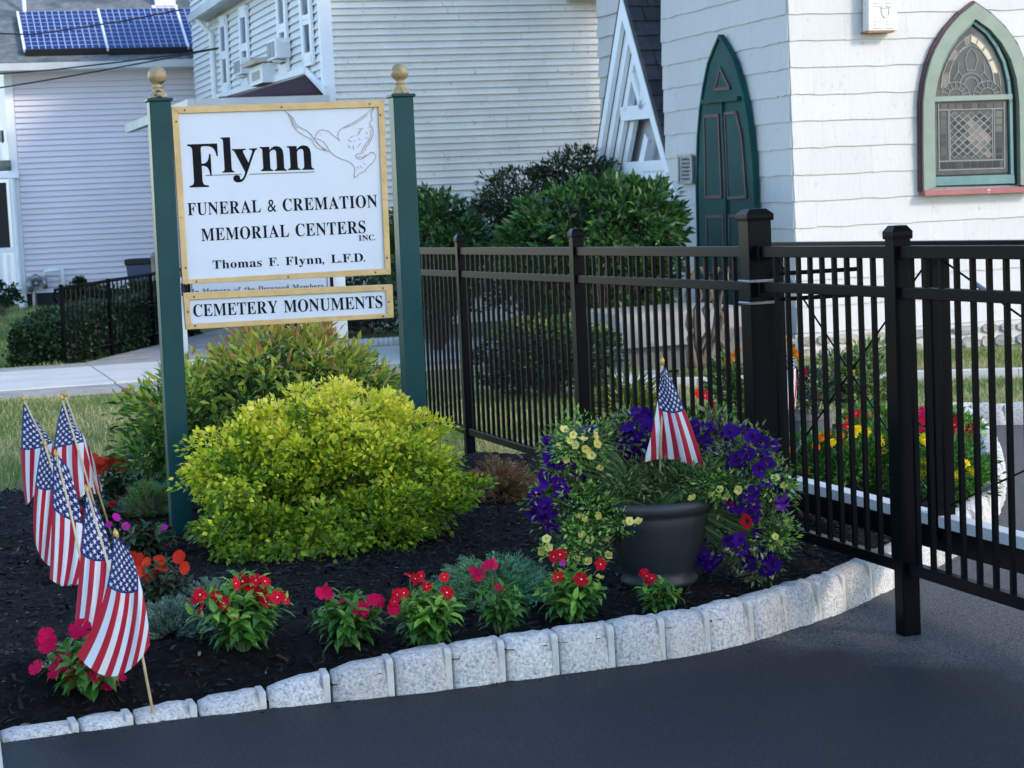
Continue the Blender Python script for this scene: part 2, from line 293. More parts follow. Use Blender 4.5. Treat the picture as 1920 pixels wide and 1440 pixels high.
GLYPHS = r"""{"&":[[495,339,476,302,450,262,422,229,326,339,398,399,438,458,451,521,430,596,372,649,287,669,195,649,134,595,112,512,123,455,151,401,189,354,105,296,49,229,28,153,52,71,114,13,200,-9,265,0,336,32,416,93,494,0,620,0,482,160,529,220,567,281,593,339],[356,161,308,119,260,91,210,81,169,91,139,117,126,153,140,201,180,244,245,289],[208,521,218,554,244,577,282,586,322,577,350,552,360,516,353,482,327,446,271,405,242,438,218,478]],",":[[59,-118,124,-84,163,-32,176,26,167,77,143,111,105,123,75,116,54,95,46,66,52,37,69,18,95,10,97,-29,85,-69,59,-99]],".":[[109,111,79,103,57,81,49,51,57,21,79,-1,109,-9,139,-1,161,21,169,51,161,81,139,103]],"7":[[490,682,49,682,49,589,344,589,94,29,181,-9]],"A":[[-13,0,-13,27,5,29,21,35,35,45,48,60,60,82,73,111,307,694,334,693,572,129,587,96,600,70,612,51,625,38,641,30,660,27,660,0,341,0,341,27,386,32,413,45,422,68,420,80,415,98,406,121,376,197,154,197,117,105,113,88,111,72,119,47,143,32,184,27,190,27,190,0],[169,239,360,239,263,475]],"C":[[382,-16,318,-11,259,4,205,30,157,64,116,106,83,156,59,212,44,273,39,340,44,406,59,467,84,523,117,572,158,613,207,648,261,673,321,688,386,693,434,689,488,676,547,655,577,648,599,653,614,668,624,693,650,693,650,459,625,459,599,517,568,566,531,606,489,636,443,654,395,660,294,624,234,516,214,337,236,169,303,69,414,35,454,38,494,49,533,67,571,91,606,121,638,158,666,132,589,50,494,0]],"D":[[30,0,30,26,58,29,79,35,94,44,103,59,108,81,110,111,110,557,108,592,101,618,91,635,74,645,51,651,22,653,22,678,330,678,440,668,532,639,604,590,655,523,687,439,697,339,657,151,538,38,340,0],[331,36,391,44,439,70,476,112,501,171,517,247,522,341,501,510,438,611,332,645,310,643,293,639,282,631,276,618,272,599,271,573,271,107,272,82,276,63,282,51,293,42,309,38]],"E":[[21,0,21,25,53,27,77,33,93,44,104,60,110,84,112,116,112,549,110,587,103,615,93,634,76,644,53,651,24,653,24,678,594,678,594,476,571,476,559,532,537,575,507,605,465,625,411,637,345,641,298,638,288,634,282,628,277,621,272,578,272,366,288,366,329,370,361,381,386,401,405,428,419,466,429,514,453,514,453,176,428,176,423,213,416,244,407,270,394,290,378,306,359,318,335,325,308,330,276,331,272,331,272,100,274,78,278,62,286,52,299,46,318,42,343,41,389,43,430,48,467,58,498,71,527,89,552,112,574,139,594,173,612,213,640,213,599,0]],"F":[[23,0,23,26,54,30,77,38,93,50,103,67,109,92,111,125,111,558,109,590,102,614,92,630,75,641,52,648,21,653,21,678,586,678,586,476,562,476,554,514,543,547,529,574,511,596,489,613,462,626,428,635,389,640,342,642,298,640,277,627,271,593,271,368,283,368,323,372,356,383,381,403,400,430,414,468,423,516,450,516,450,176,424,176,415,229,401,270,382,299,357,318,323,329,281,333,271,333,271,120,272,98,275,79,280,64,287,51,298,42,312,35,330,30,354,27,382,26,382,0]],"I":[[20,0,20,26,50,31,74,38,91,48,103,63,110,84,112,112,112,576,110,603,104,623,94,637,78,645,53,650,20,653,20,678,364,678,364,653,332,650,308,645,292,637,281,623,274,603,272,576,272,115,273,96,275,79,279,66,285,55,294,46,307,39,322,34,342,29,366,26,366,0]],"L":[[23,0,23,26,54,29,77,36,93,47,103,64,109,88,111,120,111,564,109,594,103,617,93,633,77,643,54,650,24,653,24,678,372,678,372,653,347,652,327,650,310,646,297,640,287,631,280,620,275,605,272,587,271,564,271,123,272,102,273,84,276,70,281,59,288,52,298,47,310,43,327,42,348,41,393,43,434,49,469,59,499,74,527,93,551,119,572,149,591,187,609,230,636,230,598,0]],"M":[[21,0,21,26,51,29,75,36,92,47,103,63,110,87,112,118,112,569,111,589,109,606,105,619,99,629,90,637,79,644,64,648,45,651,22,653,22,678,275,678,472,212,669,678,919,678,919,653,890,649,868,641,853,630,842,614,836,592,834,563,834,127,835,101,837,80,841,64,847,51,855,41,866,35,880,30,897,27,918,26,918,0,589,0,589,26,611,29,629,32,644,37,655,44,664,53,670,66,674,81,676,101,677,124,677,594,429,0,402,0,157,579,157,119,159,85,166,60,178,44,196,34,220,28,252,26,252,0]],"N":[[600,-16,159,521,159,117,161,86,167,62,177,46,192,36,216,29,248,26,248,0,27,0,27,26,49,27,66,30,81,35,92,41,100,50,106,62,110,76,112,95,113,117,113,578,84,613,64,636,54,645,27,653,27,678,233,678,582,251,582,562,581,584,579,602,575,617,569,628,560,636,549,643,534,647,516,651,493,653,493,678,714,678,714,653,683,650,660,643,645,633,636,616,630,593,628,561,628,-16]],"O":[[388,-16,340,-13,294,-4,251,11,211,31,174,56,141,86,111,120,87,158,67,199,53,243,44,290,41,339,44,388,53,434,67,479,87,520,111,557,141,592,175,621,212,647,254,667,298,682,345,691,395,694,443,691,489,682,532,668,572,648,609,623,642,594,671,560,696,522,716,481,730,436,739,389,742,339,739,290,730,243,716,199,695,158,671,120,641,86,607,56,570,31,529,11,484,-4,437,-13],[394,18,489,54,546,161,565,339,560,436,544,516,518,579,482,624,438,651,387,660,292,624,235,517,216,339,221,243,237,163,264,100,300,54,343,27]],"R":[[23,0,23,26,54,29,77,36,93,47,103,64,109,88,111,120,111,564,109,593,103,615,93,631,77,642,54,649,24,653,24,678,323,678,415,673,489,658,547,634,588,599,613,554,621,498,604,425,553,370,469,333,643,75,674,38,684,31,697,27,712,26,715,26,715,0,504,0,300,316,271,316,271,120,273,88,279,64,289,47,305,36,329,29,360,26,360,0],[271,348,303,348,350,352,388,364,417,385,436,414,448,452,452,500,439,579,400,626,334,642,311,641,293,636,282,629,276,617,272,599,271,574]],"S":[[64,-16,64,235,93,235,112,169,136,115,166,74,202,45,244,28,293,22,328,26,358,36,383,54,401,76,411,103,415,133,406,174,379,209,335,238,242,284,189,313,147,344,115,376,92,411,79,450,74,494,77,533,86,568,100,600,120,627,143,650,172,669,203,683,238,691,275,694,296,693,318,691,342,687,366,682,393,675,420,667,434,664,446,662,461,666,471,676,477,694,505,694,505,475,480,475,469,511,455,543,437,573,417,599,394,621,370,639,343,652,317,659,289,662,257,659,230,650,208,635,191,615,181,592,178,566,181,541,190,520,204,501,224,484,250,467,281,451,377,406,415,387,447,367,473,347,493,326,509,303,521,280,529,255,533,228,535,198,532,157,521,120,505,86,481,56,453,32,418,12,378,-3,334,-12,286,-15,236,-12,187,1,147,14,126,18,103,11,91,-16]],"T":[[137,0,137,26,169,28,194,35,212,46,223,63,230,88,232,120,232,645,222,645,173,640,131,625,97,601,71,567,53,524,43,473,16,473,16,678,611,678,611,472,586,472,558,568,496,626,400,645,392,645,392,120,394,87,401,62,412,45,429,34,454,28,488,26,488,0]],"U":[[369,-19,286,-12,219,8,170,43,136,91,116,154,109,231,109,564,107,593,101,615,91,631,75,642,52,649,22,653,22,678,358,678,358,653,335,651,316,647,302,643,290,637,281,629,275,618,272,604,270,586,269,564,269,208,273,154,284,110,303,77,329,52,365,38,409,33,506,56,565,124,584,237,584,563,582,592,576,615,565,631,548,641,523,649,489,653,489,678,706,678,706,653,679,648,658,639,645,628,636,612,631,590,629,563,629,270,622,176,601,102,566,48,515,11,450,-12]],"Y":[[151,0,151,26,182,29,205,36,221,47,231,64,237,88,239,120,239,266,69,576,52,605,36,626,21,639,1,648,-20,652,-20,678,308,678,308,652,291,652,274,651,260,648,248,644,239,637,234,629,232,620,233,610,237,597,244,583,370,336,496,545,509,569,516,589,519,607,511,632,486,647,444,652,439,652,439,678,654,678,654,652,637,648,622,642,609,632,596,619,583,603,570,583,399,303,399,120,401,88,407,64,417,47,433,36,457,29,488,26,488,0]],"a":[[379,-15,337,-8,310,15,298,52,250,16,198,-6,142,-13,110,-10,82,0,60,17,43,39,33,65,30,94,37,135,59,172,95,203,146,230,213,257,296,283,296,359,294,385,288,405,278,421,264,431,244,438,220,440,184,436,162,426,155,408,169,382,177,369,181,356,183,344,181,327,174,313,164,301,149,291,133,286,115,284,96,286,80,292,67,303,57,316,51,333,49,352,52,375,60,395,73,415,92,432,114,446,141,458,171,467,205,472,241,474,305,470,356,457,392,435,416,404,431,363,436,313,436,93,439,59,453,51,477,62,490,41,456,10,419,-9],[225,50,235,51,246,55,259,61,272,70,284,81,296,94,296,252,229,225,189,183,176,125,181,83,198,58]],"b":[[64,-17,64,578,63,606,60,626,55,638,46,646,31,651,12,654,12,678,206,678,206,415,241,448,282,467,329,474,363,471,394,461,423,445,448,423,469,397,486,365,499,329,506,290,509,247,506,198,496,153,481,112,459,75,433,44,402,19,366,0,328,-11,286,-15,242,-9,198,10,156,42,79,-17],[272,21,304,27,328,44,345,73,356,115,363,170,365,238,363,294,356,339,344,374,327,398,304,412,274,417,259,415,245,410,231,402,219,390,211,376,206,360,206,102,213,57,235,30]],"c":[[232,-15,195,-12,161,-1,129,16,100,39,76,68,56,101,41,139,32,179,29,223,32,270,43,313,60,353,82,388,110,417,143,442,179,460,218,471,260,475,305,472,342,461,373,444,395,421,409,395,413,365,411,348,406,333,397,321,384,311,369,306,352,304,319,312,299,335,292,373,293,389,294,404,289,425,275,438,252,442,205,424,176,370,167,279,171,212,183,157,204,114,232,82,265,63,304,57,339,63,372,79,404,107,424,90,369,32,305,-3]],"d":[[208,-15,175,-12,144,-1,116,16,90,38,69,66,52,99,39,136,32,176,29,219,32,268,40,313,54,354,72,389,94,419,121,443,151,460,183,471,217,474,261,468,299,449,332,417,332,597,330,616,325,630,316,641,303,648,285,652,262,654,262,678,475,678,475,112,476,90,479,73,484,61,492,52,506,45,526,41,526,16,469,13,404,2,332,-15,332,58,300,17,258,-7],[255,42,270,44,285,51,301,62,314,76,325,93,332,113,332,360,327,376,319,390,307,402,292,411,276,416,259,418,231,413,209,397,194,372,183,335,177,287,175,228,177,171,183,123,193,87,208,62,229,47]],"e":[[229,-15,192,-12,157,-1,126,16,98,39,74,68,55,102,41,142,32,186,29,234,32,279,41,320,56,358,76,391,101,420,130,443,162,460,197,471,234,474,287,468,333,449,371,417,399,374,415,321,421,258,421,247,174,247,189,145,230,83,297,63,335,70,370,92,402,128,424,108,370,40,305,-1],[173,286,300,286,300,320,299,358,294,389,288,413,277,429,261,439,240,442,203,427,180,380,173,303]],"f":[[22,0,22,24,59,33,74,52,76,63,78,82,78,109,78,412,24,412,24,462,78,462,78,526,83,575,99,616,126,649,162,673,206,687,259,692,298,689,331,679,357,664,376,643,388,620,392,595,390,575,384,559,375,546,363,537,349,531,334,529,317,531,303,535,291,544,282,554,277,567,275,582,276,596,280,610,287,626,292,635,294,644,291,653,282,658,268,660,250,658,237,651,229,640,224,625,221,605,220,581,220,462,303,462,303,412,220,412,220,97,222,70,227,51,235,38,249,30,269,26,297,24,297,0]],"h":[[27,0,27,24,44,26,58,31,67,38,73,49,77,64,78,83,78,594,77,613,74,628,68,639,59,647,46,652,28,655,28,678,220,678,220,397,261,440,308,465,362,474,434,456,478,403,492,315,492,83,493,64,496,49,502,39,511,31,524,26,541,24,541,0,301,0,301,24,308,24,331,31,345,50,350,83,350,323,349,348,346,368,341,384,333,395,320,402,302,404,272,398,245,380,220,350,220,83,221,64,224,49,230,39,238,31,251,26,268,24,268,0]],"l":[[27,0,27,24,45,26,58,31,68,38,73,48,77,63,78,83,78,592,77,612,74,628,70,639,62,647,49,652,30,654,30,678,221,678,221,83,222,64,225,50,230,39,238,32,251,27,268,24,268,0]],"m":[[27,0,27,24,44,26,58,31,67,38,73,49,77,64,78,83,78,377,77,396,74,411,68,423,59,431,46,436,28,438,28,462,218,462,218,394,258,438,303,465,353,474,412,465,453,436,477,389,519,436,567,465,622,474,693,456,736,403,750,315,750,83,751,64,754,49,760,39,768,31,781,26,798,24,798,0,562,0,562,24,579,26,591,31,600,39,606,50,609,65,610,83,610,323,609,348,606,368,601,384,593,395,580,402,562,404,534,398,507,381,483,353,483,83,484,65,487,50,493,39,501,31,513,26,530,24,530,0,297,0,297,24,314,26,326,31,335,39,341,50,344,65,345,83,345,323,344,347,341,368,336,384,328,395,315,402,297,404,267,398,241,380,218,350,218,83,219,65,222,50,227,40,235,32,247,27,264,24,264,0]],"n":[[27,0,27,24,44,26,58,31,67,38,73,49,77,64,78,83,78,377,77,396,74,411,68,423,59,431,46,436,28,438,28,462,220,462,220,398,260,440,308,466,362,474,434,456,478,403,492,315,492,83,493,64,496,49,502,39,511,31,524,26,541,24,541,0,301,0,301,24,308,24,331,31,345,50,350,83,350,323,349,348,346,368,341,384,333,395,320,402,302,404,272,398,245,380,220,350,220,83,221,64,224,49,230,39,238,31,251,26,268,24,268,0]],"o":[[251,-15,209,-11,170,-1,135,17,103,41,77,70,56,105,40,143,31,185,28,229,31,275,40,317,56,356,77,390,103,419,135,443,170,460,208,471,250,474,292,471,330,460,365,443,396,420,422,391,444,357,459,318,469,276,472,229,469,183,459,141,444,102,422,68,396,39,366,16,331,-1,293,-12],[251,17,276,22,296,35,311,58,316,74,321,95,324,121,325,152,327,188,327,229,325,307,319,365,309,403,295,426,275,440,251,445,225,440,205,426,191,403,182,365,176,307,174,230,174,189,176,153,178,122,181,95,186,74,191,58,206,35,226,22]],"r":[[27,0,27,24,45,26,58,31,68,38,73,48,77,63,78,83,78,375,77,397,74,414,69,425,61,431,48,435,30,437,31,462,217,462,217,375,235,405,256,429,279,449,302,463,325,471,347,474,373,472,394,464,410,453,422,437,429,418,431,396,429,378,423,362,414,349,401,339,386,333,369,331,353,332,340,337,331,344,308,372,301,380,292,385,281,387,267,384,254,375,241,360,230,339,224,315,222,286,222,83,224,63,228,48,237,38,249,31,269,26,294,24,294,0]],"s":[[225,-15,197,-12,164,-5,129,9,109,13,95,10,84,1,76,-13,53,-13,53,157,79,157,91,118,107,85,129,58,154,38,181,26,209,22,232,24,251,30,266,40,277,53,284,68,286,87,280,113,262,136,232,156,159,193,127,211,101,231,81,252,67,275,58,300,55,328,60,368,73,403,97,433,128,456,165,470,210,475,247,471,296,458,307,456,317,454,327,456,336,463,343,475,363,475,363,330,340,330,328,363,312,391,293,413,271,428,247,438,222,441,202,439,186,434,173,426,164,414,158,401,156,386,158,371,163,358,172,346,184,335,199,325,218,315,285,282,316,265,341,246,360,226,373,202,380,174,383,141,378,96,364,58,340,27,307,4,269,-10]],"t":[[184,-14,148,-11,119,-1,98,16,84,39,75,69,72,106,72,415,30,415,30,446,68,483,102,517,131,550,156,579,176,606,192,631,215,631,215,462,309,462,309,415,215,415,215,122,216,103,218,88,223,76,229,67,238,62,250,60,272,66,291,83,307,111,331,98,294,36,245,-2]],"y":[[78,-209,54,-206,33,-199,15,-186,1,-169,-7,-149,-10,-125,-8,-108,-2,-93,7,-79,20,-68,35,-61,53,-59,69,-61,83,-65,95,-73,104,-84,109,-98,111,-113,111,-121,110,-130,112,-139,118,-145,128,-147,140,-143,154,-131,170,-110,193,-66,209,-7,54,373,37,410,23,428,16,433,7,436,-5,437,-7,437,-7,462,241,462,241,437,202,431,196,426,192,419,191,409,193,397,198,382,276,177,343,359,352,387,354,408,353,418,348,426,342,431,332,434,318,436,302,437,302,462,446,462,446,437,433,435,422,429,413,418,404,403,395,384,386,361,241,-36,225,-79,208,-114,193,-143,176,-165,160,-182,142,-195,123,-203,102,-207]]}"""
# ---------------------------------------------------------------- materials
M = {}
M['lawn'] = mat('lawn', (.06, .10, .025), (.15, .15, .07), 3, .9, .4, 60, .02, c3=(.05, .085, .02), s3=.9, f3=(.5, .65))
M['grassA'] = leafmat('grass green', (.09, .17, .025), .5, .3)
M['grassB'] = leafmat('grass olive', (.22, .25, .075), .5, .3)
M['grassC'] = leafmat('grass dry', (.42, .38, .2), .6, .3)
M['walk'] = mat('sidewalk concrete', (.46, .445, .41), (.54, .52, .48), 2.5, .85, .15, 160, .002, c3=(.3, .3, .29), s3=6, f3=(.66, .8))
M['walk2'] = mat('old concrete', (.22, .215, .2), (.32, .31, .285), 3, .9, .25, 120, .003, c3=(.15, .145, .13), s3=9, f3=(.6, .75))
M['mulch'] = mat('black mulch', (.003, .003, .0035), (.010, .0095, .009), 30, .95, 1, 70, .02, spec=.1)
M['chipA'] = mat('mulch chip black', (.007, .0065, .0065), rough=.8, rnd=.6, spec=.25)
M['chipB'] = mat('mulch chip brown', (.016, .013, .011), rough=.7, rnd=.6, spec=.3)
M['chipC'] = mat('mulch chip pale', (.14, .125, .11), rough=.8, rnd=.4)
M['black'] = mat('black powder coat', (.002, .003, .0045), rough=.3, bump=.03, bs=300, bd=.001, spec=.055)
M['green'] = mat('green paint', (.003, .040, .043), (.0045, .052, .053), 4, .4, .08, 60, .002, spec=.2, c3=(.004, .04, .042), s3=30, f3=(.62, .75))
M['gold'] = mat('gold paint', (.50, .32, .12), (.6, .40, .17), 14, .42, .1, 90, .002, c3=(.36, .22, .08), s3=40, f3=(.64, .75))
M['brass'] = mat('weathered gold', (.30, .20, .10), (.42, .30, .15), 20, .4, .15, 60, .003, c3=(.04, .03, .02), s3=28, f3=(.58, .68), met=.2)
M['signwhite'] = mat('sign white', (.52, .56, .64), (.56, .60, .67), 3, .3, c3=(.42, .46, .52), s3=60, f3=(.74, .8))
M['ink'] = mat('black lettering', (.003, .003, .006), rough=.5, spec=.1)
M['inkbrown'] = mat('brown lettering', (.09, .05, .05), rough=.5)
M['dove'] = mat('dove line', (.36, .30, .27), (.2, .2, .19), 60, .5, c3=(.42, .25, .12), s3=40, f3=(.5, .6))
M['white'] = mat('white paint', (.72, .74, .76), (.8, .81, .82), 5, .5, .05, 40, .002)
M['whitetrim'] = mat('white trim', (.74, .77, .8), (.8, .82, .84), 3, .5, c3=(.5, .5, .48), s3=12, f3=(.68, .8))
M['steel'] = mat('grey metal', (.3, .31, .32), (.22, .22, .23), 8, .4, met=.6)
M['dark'] = mat('dark void', (.012, .013, .015), rough=.8)
M['screw'] = mat('screw head', (.02, .012, .01), rough=.5)

def shinglemat(name, base, dirt, rust, stain=.35):
    x = N(name)
    p = x.pos((1, 1, 1)); grain = x.noise(7, x.pos((6, 6, .9)), 5, .65); big = x.noise(.9, p, 4)
    col = x.ramp(grain, [(.3, tuple(q*.93 for q in base)), (.62, base)])
    col = x.mix(x.math('MULTIPLY', x.ramp(big, [(.42, (0, 0, 0)), (.72, (1, 1, 1))]), stain), col, dirt)
    fl = x.ramp(x.noise(9, x.pos((1.4, 1.4, 1)), 6, .72), [(.615, (0, 0, 0)), (.65, (1, 1, 1))])
    col = x.mix(x.math('MULTIPLY', fl, .7), col, rust)
    o = x.n('ObjectInfo').outputs['Random']; h = x.n('HueSaturation', {'Value': x.math('MULTIPLY_ADD', o, .07, .96)}); x.link(col, h.inputs['Color'])
    x.link(h.outputs[0], x.b.inputs['Base Color']); x.b.inputs['Roughness'].default_value = .75
    x.bump(grain, .35, .006); return x.m
M['shake'] = shinglemat('church shingle', (.54, .53, .515), (.45, .45, .445), (.40, .38, .35), .3)
M['clap'] = shinglemat('white clapboard', (.72, .70, .65), (.50, .49, .46), (.40, .37, .33), .8)
M['clapside'] = shinglemat('side clapboard', (.72, .73, .74), (.58, .6, .62), (.4, .4, .4), .4)
M['vinyl'] = mat('lilac vinyl siding', (.66, .62, .68), (.70, .665, .72), 1.2, .5, rnd=.02)
M['roof'] = mat('grey roof shingle', (.10, .115, .12), (.19, .20, .20), 9, .9, .6, 40, .02, st=(1, 1, 3), c3=(.07, .09, .10), s3=1.2, f3=(.45, .6))
M['roofbrown'] = mat('maroon roof shingle', (.035, .015, .02), (.06, .025, .03), 12, .9, .4, 40, .01, c3=(.28, .2, .2), s3=5, f3=(.76, .78))
M['roofblack'] = mat('black slate shingle', (.02, .024, .03), (.045, .05, .06), 6, .8, .4, 40, .006, rnd=.35)
M['gutter'] = mat('gutter metal', (.48, .5, .5), (.40, .42, .42), 2, .45)
M['glass'] = mat('dark window glass', (.02, .035, .045), (.05, .08, .1), 3, .12, spec=.7)
M['glasspale'] = mat('curtained window glass', (.12, .16, .2), (.07, .1, .13), 4, .15, spec=.7)
M['sage'] = mat('sage green frame', (.17, .215, .17), (.205, .255, .20), 6, .55, .1, 40, .003)
M['teal'] = mat('teal sash', (.07, .17, .17), (.10, .21, .2), 6, .5)
M['doorgreen'] = mat('door green', (.003, .046, .044), (.005, .064, .060), 3, .55, .15, 30, .003, spec=.12)
M['maroon'] = mat('maroon moulding', (.055, .014, .02), (.08, .022, .028), 6, .55)
M['sill'] = mat('red sill', (.28, .08, .09), (.32, .11, .11), 6, .6, .2, 40, .003, c3=(.62, .6, .58), s3=7, f3=(.66, .69))
M['came'] = mat('lead came', (.24, .245, .235), rough=.5)
M['stoneA'] = mat('foundation stone tan', (.30, .26, .21), (.42, .38, .32), 8, .9, .6, 30, .02, rnd=.2)
M['stoneB'] = mat('foundation stone grey', (.22, .22, .21), (.32, .31, .3), 8, .9, .6, 30, .02, rnd=.2)
M['mortar'] = mat('mortar', (.44, .42, .39), (.54, .52, .48), 20, .9, .3, 60, .004)
M['hedge1'] = leafmat('hedge leaf dark', (.008, .028, .012)); M['hedge2'] = leafmat('hedge leaf mid', (.016, .05, .018))
M['bark'] = mat('bark', (.09, .065, .045), (.16, .12, .09), 12, .9, .5, 50, .01)
def granite():
    x = N('granite'); p = x.pos()
    o = x.n('ObjectInfo').outputs['Random']
    a = x.noise(95, p, 4, .7); b = x.noise(14, p, 4, .6); c = x.noise(230, p, 2)
    col = x.ramp(a, [(.34, (.19, .18, .18)), (.44, (.40, .385, .375)), (.56, (.54, .52, .495)), (.7, (.70, .67, .63))])
    col = x.mix(x.ramp(c, [(.58, (0, 0, 0)), (.66, (.55, .55, .55))]), col, (.10, .10, .11))
    col = x.mix(x.math('MULTIPLY', x.ramp(b, [(.45, (0, 0, 0)), (.7, (1, 1, 1))]), .35), col, (.62, .54, .43))
    h = x.n('HueSaturation', {'Value': x.math('MULTIPLY_ADD', o, .32, .84)}); x.link(col, h.inputs['Color'])
    x.link(h.outputs[0], x.b.inputs['Base Color']); x.b.inputs['Roughness'].default_value = .8
    x.bump(x.math('ADD', x.math('MULTIPLY', a, .5), b), .7, .012); return x.m
M['granite'] = granite()
def asphalt():
    x = N('asphalt'); g = x.n('NewGeometry').outputs['Position']
    fine = x.noise(170, None, 3, .75); mid = x.noise(2.2, None, 4, .6)
    col = x.ramp(fine, [(.35, (.003, .0035, .0045)), (.58, (.0095, .0105, .013)), (.68, (.07, .072, .077))])
    col = x.mix(.6, col, x.ramp(mid, [(.3, (.62, .68, .8)), (.7, (1.35, 1.28, 1.28))]), 'MULTIPLY')
    worn = x.ramp(fine, [(.3, (.012, .012, .013)), (.5, (.045, .044, .046)), (.64, (.2, .195, .19))])
    # worn grey asphalt lies beyond a wavering line near the fence post
    P0 = gp(1440, 1205); P1 = gp(1900, 1262); d = (P1-P0).normalized(); nn = Vector((-d.y, d.x, 0))
    dt = x.n('VectorMath', {0: g, 1: tuple(nn)}, operation='DOT_PRODUCT').outputs['Value']
    e = x.math('ADD', x.math('SUBTRACT', dt, nn.dot(P0)), x.math('MULTIPLY_ADD', x.noise(3, None, 5), .5, -.25))
    f = x.ramp(x.math('MULTIPLY_ADD', e, 2.2, .5), [(.3, (0, 0, 0)), (.75, (.85, .85, .85))])
    x.link(x.mix(f, col, worn), x.b.inputs['Base Color']); x.b.inputs['Roughness'].default_value = .62; x.b.inputs['Specular IOR Level'].default_value = .3
    x.bump(fine, .35, .004); return x.m
M['asphalt'] = asphalt()

# ---------------------------------------------------------------- ground
def sheet(name, pts, z, m, kind='structure'):
    mb = MB(); mb.add([(p[0], p[1], z) for p in pts], [tuple(range(len(pts)))]); return mb.build(name, m, kind=kind)
def catmull(P, k=6):
    P = [Vector(p) for p in P]; out = []
    for i in range(len(P)-1):
        a, b, c, d = P[max(i-1, 0)], P[i], P[i+1], P[min(i+2, len(P)-1)]
        for j in range(k):
            t = j/k; out.append(.5*((2*b)+(c-a)*t+(2*a-5*b+4*c-d)*t*t+(3*b-a-3*c+d)*t**3))
    return out+[P[-1]]
kerb_px = [(-150, 1412), (0, 1392), (148, 1372), (250, 1358), (370, 1343), (500, 1328), (620, 1316), (740, 1304), (850, 1291), (950, 1277), (1050, 1264), (1155, 1250), (1250, 1236), (1335, 1221), (1417, 1201), (1480, 1181), (1545, 1160), (1600, 1139), (1640, 1119), (1680, 1100), (1735, 1074), (1790, 1045), (1842, 1006), (1875, 960), (1886, 915), (1878, 870), (1855, 830), (1815, 800), (1760, 786)]
kerb = catmull([gp(*p) for p in kerb_px], 5)
def clean(P, d=.012):
    o = [P[0]]
    for p in P[1:]:
        if (p-o[-1]).length > d: o.append(p)
    return o
kerb = clean(kerb)
sheet('ground', [(-90, -30), (90, -30), (90, 160), (-90, 160)], -.02, M['lawn'])
sheet('driveway', [(-14, -12), (14, -12), (14, 7.0), (6, 12.62)]+[tuple(gp(*p)[:2]) for p in [(1940, 797)]]+[tuple(p[:2]) for p in reversed(kerb)]+[(-14, 5.6)], -.002, M['asphalt'])
# sidewalk slabs behind the bed
swn, swf = gp(0, 748), gp(0, 694)
sw = bpy.data.objects.new('sidewalk', None); COL.objects.link(sw); props(sw, kind='structure')
for i in range(-8, 3):
    for row, (a0, a1, m, zt) in enumerate(((0, .62, 'walk2', .016), (.62, 3.0, 'walk', .028), (3.0, 3.75, 'walk2', .016))):
        o = Vector((swn.x, swn.y, -.06))+U*(i*1.75+1.05)+V*(a0*.93); MB().box(o+U*.008+V*.006, U*1.734, V*((a1-a0)*.93-.01), Z*(.06+zt)).build('slab', M[m], sw)
pth = [gp(128, 690), gp(270, 655), gp(430, 615), gp(560, 590), gp(600, 618), gp(440, 655), gp(345, 700)]
sheet('path', [p[:2] for p in pth], .012, M['walk2'])
sheet('churchyard_path', [gp(*p)[:2] for p in [(1130, 742), (1160, 690), (1240, 680), (1262, 722), (1215, 745)]], .012, M['walk'])
ed = props(bpy.data.objects.new('lawn_edging', None), kind='structure'); COL.objects.link(ed)
e0, e1 = gp(1225, 724), gp(2000, 702); ev = (e1-e0)
for i in range(9): MB().box(e0+ev*(i/9)+Vector((0, 0, -.02)), ev/9*.985, Vector((-ev.y, ev.x, 0)).normalized()*.16, Z*.07).build('edging_block', M['walk'], ed)

# raised mulch bed
def kh(x):      # height of the kerb face along the front
    return float(np.interp(x, (-1.6, -1.3, -.95, -.76, -.56, -.36, -.1), (.008, .016, .026, .046, .088, .113, .128)))
bedpoly = kerb+[gp(*p, .02) for p in [(1700, 770), (1600, 790), (1490, 815), (1330, 850), (1010, 856), (900, 852), (780, 880), (560, 885), (240, 928), (90, 936), (-160, 945)]]
def inside(x, y, P):
    c = False; n = len(P); j = n-1
    for i in range(n):
        if (P[i][1] > y) != (P[j][1] > y) and x < (P[j][0]-P[i][0])*(y-P[i][1])/(P[j][1]-P[i][1])+P[i][0]: c = not c
        j = i
    return c
from mathutils import noise as mn
kxy = np.array([[p.x, p.y] for p in kerb])
def bedz(x, y):
    d = float(np.sqrt(((kxy-np.array((x, y)))**2).sum(1)).min())
    h = kh(x)-.03; t = sm(0, .5, d)
    z = h+(.145-h)*t
    return z*(1-.75*sm(9.3, 10.6, y+.3*x))+(.012*mn.noise(Vector((x*3, y*3, 0)))+.006*mn.noise(Vector((x*14, y*14, 3))))*(.2+.8*t)
def gb(px, py):
    z = .12
    for _ in range(4): p = gp(px, py, z); z = bedz(p.x, p.y)
    p.z = z; return p
step = .035; xs = np.arange(-2.9, 3.2, step); ys = np.arange(5.6, 12.6, step); keep = {}; mb = MB(); vs = []; fs = []
for i, x in enumerate(xs):
    for j, y in enumerate(ys):
        if inside(x, y, bedpoly): keep[(i, j)] = len(vs); vs.append((x, y, bedz(x, y)))
for (i, j), k in keep.items():
    q = [keep.get((i+1, j)), keep.get((i+1, j+1)), keep.get((i, j+1))]
    if None not in q: fs.append((k, *q))
mb.add(vs, fs).build('mulch_bed', M['mulch'], kind='structure', smooth=True)
n = 26000; P = []
while len(P) < n:
    x, y = rng.uniform(-2.9, 3.2), rng.uniform(5.7, 12.2)
    if y > 9 and rng.random() < .5: continue
    if inside(x, y, bedpoly) and ((kxy-np.array((x, y)))**2).sum(1).min() > .0145: P.append((x, y, bedz(x, y)+rng.uniform(-.004, .008)))
